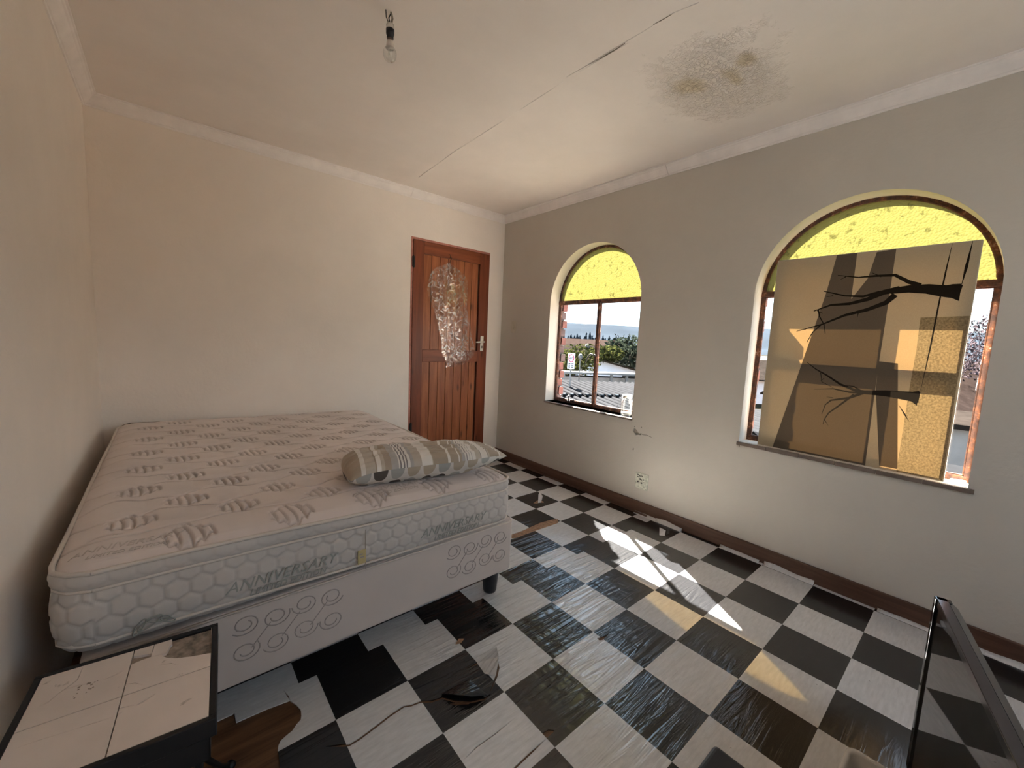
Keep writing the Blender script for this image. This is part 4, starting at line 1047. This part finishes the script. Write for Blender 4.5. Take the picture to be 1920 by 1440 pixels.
branch([(600, 968), (540, 990), (460, 1000), (435, 1020), (420, 1060)], (.014, .002)); branch([(560, 975), (500, 1020), (450, 1055), (430, 1085), (425, 1105)], (.010, .002)); branch([(432, 1085), (448, 1110)], (.004, .001)); branch([(470, 990), (440, 985)], (.004, .001)); branch([(430, 905), (415, 915)], (.004, .001))
trees.append(ribbon(cL([(990, 312), (960, 440), (930, 580), (895, 760), (850, 962)]), .0055)); trees.append(ribbon(cL([(1078, 305), (1050, 420), (1030, 495)]), .010))
trees.append(ribbon(cL([(755, 1020), (780, 1060), (800, 1092)]), .006))
outer = [(cy0, cz0), (cy1, cz0), (cy1, cz1), (cy0, cz1)]
clipped = [[(min(max(p[0], cy0+.0005), cy1-.0005), min(max(p[1], cz0+.0005), cz1-.0005)) for p in q] for q in [dark1, grain, grey_band]+trees]
d1, gr_, gb, tr_ = clipped[0], clipped[1], clipped[2], clipped[3:]
def which(p):
    if any(inside(p, q) for q in tr_): return 4
    if inside(p, d1): return 1
    if inside(p, gr_): return 3
    if inside(p, gb): return 1
    return 0
V, F = plate2d(outer, [d1, gr_, gb]+tr_, which)
bm = bmesh.new()
vm = {}
for f, k in F:
    fc = bm.faces.new([vm.setdefault(i, bm.verts.new((cvx, V[i].x, V[i].y))) if i not in vm else vm[i] for i in f]); fc.material_index = k
me = bpy.data.meshes.new('printed_canvas'); bm.to_mesh(me); bm.free()
link('printed_canvas', me, [M['cv_cream'], M['cv_brown'], M['cv_dark'], M['cv_grain'], M['cv_tree']], cv)
bw = .034
for y0, y1, z0, z1 in ((cy0+.001, cy0+.001+bw, cz0+.001, cz1-.001), (cy1-.001-bw, cy1-.001, cz0+.001, cz1-.001), (cy0+.001+bw, cy1-.001-bw, cz0+.001, cz0+.001+bw), (cy0+.001+bw, cy1-.001-bw, cz1-.001-bw, cz1-.001)):
    obj('stretcher_bar', bx(cvx+.014, cvx+.034, y0, y1, z0, z1), M['rawwood'], cv)
zz0 = cz0+.415*(cz1-cz0); obj('stretcher_bar', bx(cvx+.014, cvx+.030, cy0+bw, cy1-bw, zz0, zz0+.075), M['rawwood'], cv)
bm = bmesh.new()
for q in ((cy0-.0015, cy0, cz0, cz1), (cy1, cy1+.0015, cz0, cz1), (cy0, cy1, cz0-.0015, cz0), (cy0, cy1, cz1, cz1+.0015)): box(bm, cvx, cvx+.034, *q)
obj('canvas_edge', bm, simple('pale_canvas_edge', (.5, .46, .38), .8), cv)

# ------------------------------------------------------------------ glass jar on the sill of window 1
jx, jy, jz = .052, -1.515, .687
jr = thing('glass_jar', 'clear glass jar with a pale lid on the small window sill', 'jar', (jx, jy, jz))
bm = bmesh.new(); lathe(bm, [(.001, jz), (.040, jz), (.044, jz+.006), (.044, jz+.105), (.038, jz+.122), (.034, jz+.130), (.034, jz+.145)], jx, jy, 28); obj('jar_body', bm, realglass('jar_glass'), jr, True)
bm = bmesh.new(); lathe(bm, [(.036, jz+.136), (.037, jz+.138), (.037, jz+.156), (.034, jz+.159), (0, jz+.159)], jx, jy, 24); obj('lid', bm, M['tub'], jr, True)
bm = bmesh.new(); lathe(bm, [(.001, jz+.006), (.038, jz+.006), (.038, jz+.024), (.001, jz+.024)], jx, jy, 24); obj('contents', bm, simple('pale_powder', (.6, .6, .58), .9), jr, True)
bm = bmesh.new(); tube(bm, [(jx-.02, jy+.036, jz+.122), (jx-.03, jy+.055, jz+.09), (jx-.02, jy+.075, jz+.06)], .0014, 5); tube(bm, [(jx-.038, jy, jz+.140), (jx-.030, jy+.03, jz+.142), (jx, jy+.038, jz+.140)], .003, 5); obj('wire_clip', bm, M['darkiron'], jr)
for k, (q0, q1) in enumerate((((1785, 888), (1830, 905)), ((1788, 882), (1822, 892)))):
    a_ = on(2, .680+.004*k, *q0); b_ = on(2, .680+.004*k, *q1); a_ = Vector((min(max(a_.x, .04), .09), a_.y, .680+.003*k)); b_ = Vector((min(max(b_.x, .04), .09)+.012, max(b_.y, -3.26), .680+.003*k))
    st = obj('loose_stick', (lambda b0: (tube(b0, [a_, b_], .0035, 6), b0)[1])(bmesh.new()), M['tub']); tag(st, 'thin white stick lying behind the canvas, '+('nearer the room' if k == 0 else 'nearer the glass'), 'stick', 'thin sticks on the large window sill')

# ------------------------------------------------------------------ television at the right edge
A = on(2, .55, 1755, 1117); B = on(2, .55, 1910, 1440); A.z = 0; B.z = 0; d = (B-A).normalized(); nrm = Vector((-d.y, d.x, 0))
if nrm.y < 0: nrm = -nrm
tv = thing('television', 'dark glossy flat screen standing edge-on by the right wall, with a grey top bezel', 'television', A+d*.36)
Rt = Matrix((( d.x, -nrm.x, 0, A.x), (d.y, -nrm.y, 0, A.y), (0, 0, 1, 0), (0, 0, 0, 1)))   # x along the panel, y away from the screen
LT = .72; TH = .040
bm = bmesh.new(); box(bm, .010, LT-.01, .003, TH*.75, .012, .540, mat=Rt); obj('back_case', bm, M['black'], tv)
bm = bmesh.new(); box(bm, .012, LT-.012, .0008, .003, .022, .528, mat=Rt); obj('screen', bm, M['tv'], tv)
for q in ((0, .020, -.004, .030, .01, .55), (LT-.012, LT, 0, .030, .01, .55), (0, LT, 0, .030, .006, .022)):
    bm = bmesh.new(); box(bm, *q, mat=Rt); obj('bezel', bm, M['tv'], tv, False, .002)
bm = bmesh.new(); box(bm, 0, LT, -.001, .022, .530, .550, mat=Rt); obj('bezel', bm, M['tvrail'], tv, False, .0015)['label'] = 'grey metal top edge'
bm = bmesh.new()
vs = [bm.verts.new(Rt @ Vector(p)) for p in ((0, .0225, .5495), (LT, .0225, .5495), (LT, .046, .530), (0, .046, .530), (0, .046, .50), (LT, .046, .50), (LT, .0225, .50), (0, .0225, .50))]
for f in ((0, 1, 2, 3), (3, 2, 5, 4), (4, 5, 6, 7), (7, 6, 1, 0), (0, 3, 4, 7), (1, 6, 5, 2)): bm.faces.new([vs[i] for i in f])
obj('back_bevel', bm, M['tv'], tv)
bm = bmesh.new(); box(bm, .12, .60, -.008, .075, 0, .012, mat=Rt); obj('stand', bm, M['black'], tv, False, .004)
# cable
p_ = [on(1, -3.45, 1872, 1338), on(1, -3.46, 1885, 1342), on(1, -3.47, 1897, 1358), on(1, -3.475, 1906, 1380), on(1, -3.48, 1912, 1405), on(1, -3.48, 1917, 1432)]
bm = bmesh.new(); tube(bm, p_+[Vector((p_[-1].x-.02, -3.49, max(.01, p_[-1].z-.15))), Vector((p_[-1].x-.1, -3.5, .006)), Vector((p_[-1].x-.4, -3.6, .005))], .0035, 8); cb = obj('power_cable', bm, M['cable'], None, True); tag(cb, 'thin white cable looping beside the dark screen', 'cable')

# ------------------------------------------------------------------ black case and white tub in the foreground
bk = thing('black_case', 'black soft-cornered upright case on the checked floor at the bottom edge', 'case', (-1.70, -3.15, 0))
obj('case_body', bx(-1.752, -1.652, -3.36, -2.952, .012, .272), M['black'], bk, False, .022, 4)
obj('case_lid', bx(-1.750, -1.654, -3.358, -2.954, .274, .300), M['black'], bk, False, .012, 4)
for y in (-2.99, -3.32): obj('foot', bx(-1.74, -1.665, y-.015, y+.015, 0, .014), M['black'], bk, False, .003)
tu = thing('plastic_tub', 'white glossy plastic tub on the floor in front of the dark screen', 'tub', (-1.32, -3.22, 0))
bm = bmesh.new()
def rr(x0, x1, y0, y1, r, z, n=5):
    L = []
    for cx_, cy_, a0 in ((x1-r, y1-r, 0), (x0+r, y1-r, PI/2), (x0+r, y0+r, PI), (x1-r, y0+r, 1.5*PI)):
        for k in range(n+1): L.append((cx_+r*math.cos(a0+PI/2*k/n), cy_+r*math.sin(a0+PI/2*k/n), z))
    return L
rings = [rr(-1.425, -1.225, -3.277, -3.155, .02, 0), rr(-1.435, -1.212, -3.284, -3.145, .024, .13), rr(-1.445, -1.200, -3.290, -3.135, .026, .138), rr(-1.445, -1.200, -3.290, -3.135, .026, .146), rr(-1.440, -1.206, -3.286, -3.140, .024, .150), rr(-1.432, -1.216, -3.280, -3.149, .022, .146), rr(-1.420, -1.232, -3.270, -3.162, .018, .012)]
Vr = [[bm.verts.new(p) for p in r_] for r_ in rings]; n = len(Vr[0])
for i in range(len(Vr)-1):
    for k in range(n): bm.faces.new((Vr[i][k], Vr[i][(k+1) % n], Vr[i+1][(k+1) % n], Vr[i+1][k]))
bm.faces.new(Vr[0][::-1]); bm.faces.new(Vr[-1])
obj('tub_wall', bm, M['tub'], tu, True)
bm = bmesh.new(); box(bm, -1.418, -1.235, -3.268, -3.165, .0125, .110); obj('contents', bm, simple('pale_contents', (.58, .54, .50), .6, var=.1), tu, False, .01)

# ------------------------------------------------------------------ outdoors
GZ = -3.2
g_ = obj('ground', bx(.6, 900, -900, 900, GZ-.5, GZ), M['ground']); tag(g_, kind='structure')
Av = Vector((.515, .857, 0)); Bv = Vector((.857, -.515, 0))
def ab(p): q = p-CAM; return q.dot(Av), q.dot(Bv)
def AB(a_, b_, z): p = CAM+Av*a_+Bv*b_; return Vector((p.x, p.y, z))
def pix(px, py, a_):         # point seen at this pixel at neighbourhood depth a_
    d_ = ray(px, py); return CAM+d_*(a_/d_.dot(Av))
def slab(name, corners, th, mat, parent=None):
    bm = bmesh.new(); v1 = [bm.verts.new(p) for p in corners]; v2 = [bm.verts.new(Vector(p)-Vector((0, 0, th))) for p in corners]; n = len(corners)
    bm.faces.new(v1); bm.faces.new(v2[::-1])
    for i in range(n): bm.faces.new((v1[i], v1[(i+1) % n], v2[(i+1) % n], v2[i]))
    return obj(name, bm, mat, parent)
def corr(name, a0, a1, b0, b1, zf, mat, parent, pitch=.15, amp=.02, along='a'):
    """corrugated sheet: ridges run along a; zf(a,b)->z"""
    n = int((b1-b0)/pitch*4) if along == 'a' else int((a1-a0)/pitch*4)
    bm = bmesh.new(); prev = None
    for k in range(n+1):
        if along == 'a':
            b_ = b0+(b1-b0)*k/n; dz = amp*math.cos(k*PI/2)
            cur = [bm.verts.new(AB(a_, b_, zf(a_, b_)+dz)) for a_ in (a0, (a0+a1)/2, a1)]
        else:
            a_ = a0+(a1-a0)*k/n; dz = amp*math.cos(k*PI/2); cur = [bm.verts.new(AB(a_, b_, zf(a_, b_)+dz)) for b_ in (b0, (b0+b1)/2, b1)]
        if prev:
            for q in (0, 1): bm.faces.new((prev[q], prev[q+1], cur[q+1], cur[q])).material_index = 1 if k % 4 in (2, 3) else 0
        prev = cur
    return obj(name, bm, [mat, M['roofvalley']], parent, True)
# neighbour's corrugated shed right below window 1
r1 = thing('corrugated_shed', 'pale corrugated iron roofed shed directly below the small arched window', 'shed', AB(12, 5, GZ))
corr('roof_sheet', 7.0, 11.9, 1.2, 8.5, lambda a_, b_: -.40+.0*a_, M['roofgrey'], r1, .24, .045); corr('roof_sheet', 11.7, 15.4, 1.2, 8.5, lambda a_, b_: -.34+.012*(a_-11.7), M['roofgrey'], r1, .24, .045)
bm = bmesh.new()
for q in range(29):
    b_ = 1.4+q*.24; p = AB(11.72, b_, -.30); box(bm, p.x-.05, p.x+.05, p.y-.05, p.y+.05, p.z-.05, p.z-.01)
obj('ridge_gap', bm, M['windark'], r1)['kind'] = 'stuff'
w_ = [AB(7.2, 1.4, -.5), AB(7.2, 8.3, -.5), AB(15.2, 8.3, -.5), AB(15.2, 1.4, -.5)]; slab('shed_wall', w_, 2.7, M['housegrey'], r1)
# low roofs beyond it
r2 = thing('low_outbuilding', 'long low grey outbuilding with a white roof edge behind the corrugated shed', 'building', AB(23, 8, GZ))
slab('wall', [AB(21.3, -2, -.62), AB(21.3, 16, -.62), AB(22.3, 16, -.62), AB(22.3, -2, -.62)], 2.6, M['housegrey'], r2)
slab('roof', [AB(20.8, -2.3, -.33), AB(20.8, 16.3, -.33), AB(22.7, 16.3, -.40), AB(22.7, -2.3, -.40)], .10, M['fascia'], r2)
for bb_ in (6.2, 8.9, 9.8): slab('post', [AB(20.9, bb_, -.43), AB(20.9, bb_+.12, -.43), AB(21.02, bb_+.12, -.43), AB(21.02, bb_, -.43)], 2.7, M['fascia'], r2)
r3 = thing('small_sheds', 'small pale shed with a wavy roof left of the small window mullion', 'shed', AB(17.5, 4, GZ))
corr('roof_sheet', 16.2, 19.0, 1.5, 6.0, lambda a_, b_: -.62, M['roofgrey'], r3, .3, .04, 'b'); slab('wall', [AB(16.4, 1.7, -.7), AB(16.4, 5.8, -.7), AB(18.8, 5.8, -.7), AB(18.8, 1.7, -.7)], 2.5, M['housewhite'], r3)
# gabled house (white) and others
def house(name, label, a_, b_, wa, wb, zw, zr, roofm, wallm, ridge='b', cat='house', over=.4, chimney=False):
    t = thing(name, label, cat, AB(a_, b_, GZ))
    c4 = [AB(a_, b_, zw), AB(a_, b_+wb, zw), AB(a_+wa, b_+wb, zw), AB(a_+wa, b_, zw)]
    bm = bmesh.new(); lo = [bm.verts.new((p.x, p.y, GZ)) for p in c4]; hi = [bm.verts.new(p) for p in c4]
    for i in range(4): bm.faces.new((lo[i], lo[(i+1) % 4], hi[(i+1) % 4], hi[i]))
    if ridge == 'b':
        g0 = bm.verts.new(AB(a_+wa/2, b_, zr)); g1 = bm.verts.new(AB(a_+wa/2, b_+wb, zr)); bm.faces.new((hi[0], hi[3], g0)); bm.faces.new((hi[1], g1, hi[2]))
    else:
        g0 = bm.verts.new(AB(a_, b_+wb/2, zr)); g1 = bm.verts.new(AB(a_+wa, b_+wb/2, zr)); bm.faces.new((hi[0], g0, hi[1])); bm.faces.new((hi[3], hi[2], g1))
    obj('wall', bm, wallm, t)
    o_ = over; dz = (zr-zw)*o_/((wa if ridge == 'b' else wb)/2)
    if ridge == 'b':
        slab('roof_slope', [AB(a_-o_, b_-o_, zw-dz+.1), AB(a_-o_, b_+wb+o_, zw-dz+.1), AB(a_+wa/2, b_+wb+o_, zr+.1), AB(a_+wa/2, b_-o_, zr+.1)], .12, roofm, t)
        slab('roof_slope', [AB(a_+wa/2, b_-o_, zr+.1), AB(a_+wa/2, b_+wb+o_, zr+.1), AB(a_+wa+o_, b_+wb+o_, zw-dz+.1), AB(a_+wa+o_, b_-o_, zw-dz+.1)], .12, roofm, t)
    else:
        slab('roof_slope', [AB(a_-o_, b_-o_, zw-dz+.1), AB(a_-o_, b_+wb/2, zr+.1), AB(a_+wa+o_, b_+wb/2, zr+.1), AB(a_+wa+o_, b_-o_, zw-dz+.1)], .12, roofm, t)
        slab('roof_slope', [AB(a_-o_, b_+wb/2, zr+.1), AB(a_-o_, b_+wb+o_, zw-dz+.1), AB(a_+wa+o_, b_+wb+o_, zw-dz+.1), AB(a_+wa+o_, b_+wb/2, zr+.1)], .12, roofm, t)
    for q in (.25, .7):
        p0_ = AB(a_-.02, b_+wb*q, 0); p1_ = AB(a_-.02, b_+wb*q+1.2, 0)
        bm = bmesh.new(); vv = [bm.verts.new((p.x, p.y, z)) for p, z in ((p0_, GZ+1.0), (p1_, GZ+1.0), (p1_, GZ+2.1), (p0_, GZ+2.1))]; bm.faces.new(vv); obj('window', bm, M['windark'], t)
    return t
p = pix(1122, 676, 31); q = pix(1168, 689, 31)
house('gabled_house', 'white gabled house with sand coloured roof seen through the small window', 31, ab(p)[1]-6.0, 12, 11.6, -1.35, -.02, M['sandroof'], M['housewhite'], 'a')
house('gabled_house', 'brown roofed house far beyond the road sign in the small window', 68, 12, 14, 20, .2, 1.9, M['tileroof'], M['housegrey'], 'b')
house('gabled_house', 'dark roofed distant house right of the satellite dish', 52, 16.5, 10, 10, -.6, .9, M['roofrusty'], M['housegrey'], 'b')
house('gabled_house', 'tile roofed house with peach gable seen right of the canvas', 13.5, 20.5, 9, 9, -1.25, 1.1, M['tileroof'], M['peach'], 'b', over=.5)
house('gabled_house', 'grey roofed house seen in the strip of glass left of the canvas', 30, 21, 9, 12, -1.1, .3, M['roofrusty'], M['housewhite'], 'b')
house('gabled_house', 'pale low house behind the grey roofed house left of the canvas', 44, 34, 9, 14, -.8, .5, M['fascia'], M['housewhite'], 'b')
# near flat roofs seen through window 2
r4 = thing('corrugated_shed', 'flat corrugated shed below the strip of window right of the canvas', 'shed', (8, -4, GZ))
bm = bmesh.new(); prev = None
for k in range(91):
    x = 4.0+k*.05; dz = .022*math.cos(k*PI/2); cur = [bm.verts.new((x, -9.0, -.72+dz)), bm.verts.new((x, -1.6, -.72+dz))]
    if prev: bm.faces.new((prev[0], prev[1], cur[1], cur[0]))
    prev = cur
obj('roof_sheet', bm, M['roofgrey'], r4); obj('wall', bx(4.1, 8.4, -8.9, -1.7, GZ, -.78), M['housegrey'], r4)
pw = obj('parapet_wall', bx(3.0, 3.25, -7, .2, GZ, -.45), M['fascia']); tag(pw, 'white parapet wall just outside below the large arched window', 'wall')
r5 = thing('low_outbuilding', 'dark low outbuilding behind the shed right of the canvas', 'building', (14.5, -6, GZ)); obj('wall', bx(13, 17, -9, -.5, GZ, -.55), M['housegrey'], r5); obj('roof', bx(12.8, 17.2, -9.2, -.3, -.55, -.42), M['roofrusty'], r5)
sb_ = obj('bounce_roof', bx(.205, 2.95, -9, 5, -.55, -.30), M['bounceroof']); tag(sb_, 'added pale flat roof outside, unseen, bouncing sun up into the room', 'roof')  # added slab, hidden from the camera, reflects sun onto the ceiling
# road sign
sp_ = far(1071, 677, 14.0); fw = Vector((sp_.x-CAM.x, sp_.y-CAM.y, 0)).normalized(); rt_ = Vector((fw.y, -fw.x, 0))
sg = thing('road_sign', 'white street sign with a red ring and black lettering seen in the small window', 'road sign', (sp_.x, sp_.y, GZ))
Ms = Matrix(((rt_.x, -fw.x, 0, sp_.x), (rt_.y, -fw.y, 0, sp_.y), (0, 0, 1, sp_.z), (0, 0, 0, 1)))     # x right, y towards the viewer, z up
bm = bmesh.new(); box(bm, -.125, .125, -.02, 0, -.27, .27, mat=Ms); obj('sign_board', bm, M['signw'], sg)
bm = bmesh.new(); tube(bm, [Ms @ Vector((.085*math.cos(t*PI/16), .004, .10+.125*math.sin(t*PI/16))) for t in range(33)], .014, 6, False); obj('red_ring', bm, M['signr'], sg)
bm = text_bm('60', .13, 0, .003); bmesh.ops.transform(bm, matrix=Ms @ Matrix.Translation((0, .006, .10)) @ Matrix.Rotation(PI/2, 4, 'X') @ Matrix.Rotation(PI, 4, 'Y') @ Matrix.Rotation(PI, 4, 'Y'), verts=bm.verts); obj('sign_lettering', bm, M['signk'], sg)
bm = bmesh.new()
for r_ in range(3):
    for q in (0, 1): box(bm, -.09+.10*q, -.02+.11*q, 0, .004, -.10-.06*r_, -.075-.06*r_, mat=Ms)
obj('small_print', bm, M['signk'], sg)['kind'] = 'stuff'
bm = bmesh.new(); tube(bm, [(sp_.x+fw.x*.05, sp_.y+fw.y*.05, GZ), (sp_.x+fw.x*.05, sp_.y+fw.y*.05, sp_.z+.25)], .03, 8); obj('pole', bm, M['housegrey'], sg)
for (px, py, dp, rad, lb) in ((1101, 650.5, 26, .19, 'larger white satellite dish beside the small window mullion'), (1088.5, 669, 22, .15, 'smaller white satellite dish right of the road sign')):
    p = far(px, py, dp); ds = thing('satellite_dish', lb, 'satellite dish', (p.x, p.y, GZ), 'satellite dishes outside')
    fw_ = (CAM-p).normalized(); q_ = fw_.to_track_quat('Z', 'Y').to_matrix().to_4x4(); bm = bmesh.new()
    lathe(bm, [(0, -.05*rad), (.5*rad, .0), (.85*rad, .12*rad), (rad, .22*rad)], 0, 0, 20)
    bmesh.ops.transform(bm, matrix=Matrix.Translation(p) @ q_ @ Matrix.Diagonal((.8, 1.15, 1, 1)), verts=bm.verts); obj('reflector', bm, M['fascia'], ds, True)
    bm = bmesh.new(); tube(bm, [(p.x+.1, p.y+.1, p.z), (p.x+.1, p.y+.1, GZ)], .03, 6); obj('mast', bm, M['fascia'], ds)
# leafy trees
def leaf_tree(name, label, p, rad, hgt, mat, n=900, group=None, cat='tree', leaf=.20):
    t = thing(name, label, cat, (p.x, p.y, GZ), group)
    bm = bmesh.new()
    for k in range(n):
        th = random.random()*2*PI; ph = math.acos(random.uniform(-1, 1)); r_ = rad*(random.random()**.35)*(1+.28*noise.noise((math.cos(th)*1.7, math.sin(th)*1.7, ph*1.3+p.x)))
        c_ = Vector((p.x+r_*math.sin(ph)*math.cos(th), p.y+r_*math.sin(ph)*math.sin(th), p.z+hgt*(r_/rad)*math.cos(ph)))
        a_ = Vector((random.uniform(-1, 1), random.uniform(-1, 1), random.uniform(-1, 1))).normalized()*leaf; b_ = a_.orthogonal().normalized()*leaf*.7
        bm.faces.new([bm.verts.new(c_+a_), bm.verts.new(c_+b_), bm.verts.new(c_-a_), bm.verts.new(c_-b_)])
    o_ = obj('foliage', bm, mat, t); o_['kind'] = 'stuff'
    bm = bmesh.new(); tube(bm, [(p.x, p.y, GZ), (p.x+.1, p.y, p.z-hgt*.3)], [.16, .08], 8); obj('trunk', bm, M['housegrey'], t)
leaf_tree('leafy_tree', 'yellow-green tree behind the road sign', far(1062, 681, 30), 1.3, 1.0, M['leafy'], 1100, leaf=.13)
leaf_tree('leafy_tree', 'yellow-green shrub between road sign and mullion', far(1090, 673, 26), 1.3, 1.0, M['leafy'], 900, leaf=.12)
leaf_tree('leafy_tree', 'yellow-green tree just right of the mullion', far(1136, 664, 44), 2.0, .9, M['leafy'], 1300, leaf=.2)
leaf_tree('leafy_tree', 'large grey-green tree at the right of the small window', far(1178, 660, 48), 3.2, 2.0, M['leafg'], 1800, leaf=.24)
leaf_tree('leafy_tree', 'round bushy tree behind the white gabled house', far(1153, 668, 56), 1.8, 1.0, M['leafy'], 800, leaf=.2)
# conifers on the far side of the valley
k = 0
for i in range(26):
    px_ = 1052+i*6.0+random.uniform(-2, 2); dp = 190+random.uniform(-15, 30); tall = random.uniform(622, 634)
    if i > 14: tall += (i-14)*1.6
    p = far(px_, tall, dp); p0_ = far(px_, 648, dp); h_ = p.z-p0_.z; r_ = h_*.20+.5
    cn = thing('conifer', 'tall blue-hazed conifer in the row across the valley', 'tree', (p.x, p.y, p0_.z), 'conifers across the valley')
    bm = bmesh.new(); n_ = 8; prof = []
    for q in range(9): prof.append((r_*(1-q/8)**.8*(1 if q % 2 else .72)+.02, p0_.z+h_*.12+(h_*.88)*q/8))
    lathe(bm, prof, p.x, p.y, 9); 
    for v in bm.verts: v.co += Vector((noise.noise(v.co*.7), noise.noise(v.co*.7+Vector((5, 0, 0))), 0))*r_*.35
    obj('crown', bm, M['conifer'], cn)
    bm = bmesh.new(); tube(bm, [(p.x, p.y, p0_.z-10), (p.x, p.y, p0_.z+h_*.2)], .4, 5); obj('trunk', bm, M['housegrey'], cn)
# hazy woodland floor and hills
def ridge(name, dist, base, hgt, mat, seed, width=0):
    me_v, me_f = [], []; n_ = 160
    for k in range(n_+1):
        th = -1.35+2.7*k/n_; d_ = Vector((math.cos(th), math.sin(th), 0))
        h_ = hgt*(1+.10*noise.noise((th*3, seed, 0))+.03*noise.noise((th*22, seed, 1)))
        for q, (rr_, hh_) in enumerate(((.55, 0), (.78, .30), (.9, .72), (.97, .95), (1.0, 1.0), (1.15, .9), (1.5, 0))):
            me_v.append((d_.x*dist*rr_, d_.y*dist*rr_, base+h_*hh_+(hgt*.03*noise.noise((th*30, q, seed)) if q else 0)))
    for k in range(n_):
        for q in range(6): me_f.append((k*7+q, k*7+q+1, (k+1)*7+q+1, (k+1)*7+q))
    me = bpy.data.meshes.new(name); me.from_pydata(me_v, [], me_f); me.update(); return tag(link(name, me, mat, None, True), kind='structure')
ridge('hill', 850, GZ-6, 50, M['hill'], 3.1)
# bare tree right of the canvas
def bare_tree(name, label, p, size, seed, mat):
    rnd = random.Random(seed); t = thing(name, label, 'tree', (p.x, p.y, GZ)); bm = bmesh.new()
    def grow(q, d_, L_, r_, depth):
        e_ = q+d_*L_; tube(bm, [q, (q+e_)/2+Vector((rnd.uniform(-1, 1), rnd.uniform(-1, 1), 0))*L_*.08, e_], [r_, r_*.85, r_*.65], 4 if depth > 2 else 6, False)
        if depth >= 6: return
        for _ in range(3 if depth < 5 else 4):
            nd = (d_+Vector((rnd.uniform(-1, 1), rnd.uniform(-1, 1), rnd.uniform(-.5, .8)))*.75).normalized(); grow(e_, nd, L_*rnd.uniform(.62, .82), r_*.6, depth+1)
    grow(Vector((p.x, p.y, GZ)), Vector((0, 0, 1)), size, size*.06, 0)
    obj('branches', bm, mat, t); 
p = far(1838, 640, 15.0); leaf_tree('bushy_tree', 'pinkish twiggy crown behind the leafless tree right of the canvas', far(1848, 655, 19.0), 1.8, 1.5, M['barktree'], 1500, leaf=.08)
p = far(1838, 650, 15.0); bare_tree('bare_tree', 'leafless pinkish tree seen right of the canvas', Vector((p.x, p.y, 0)), 1.75, 5, M['barktree'])
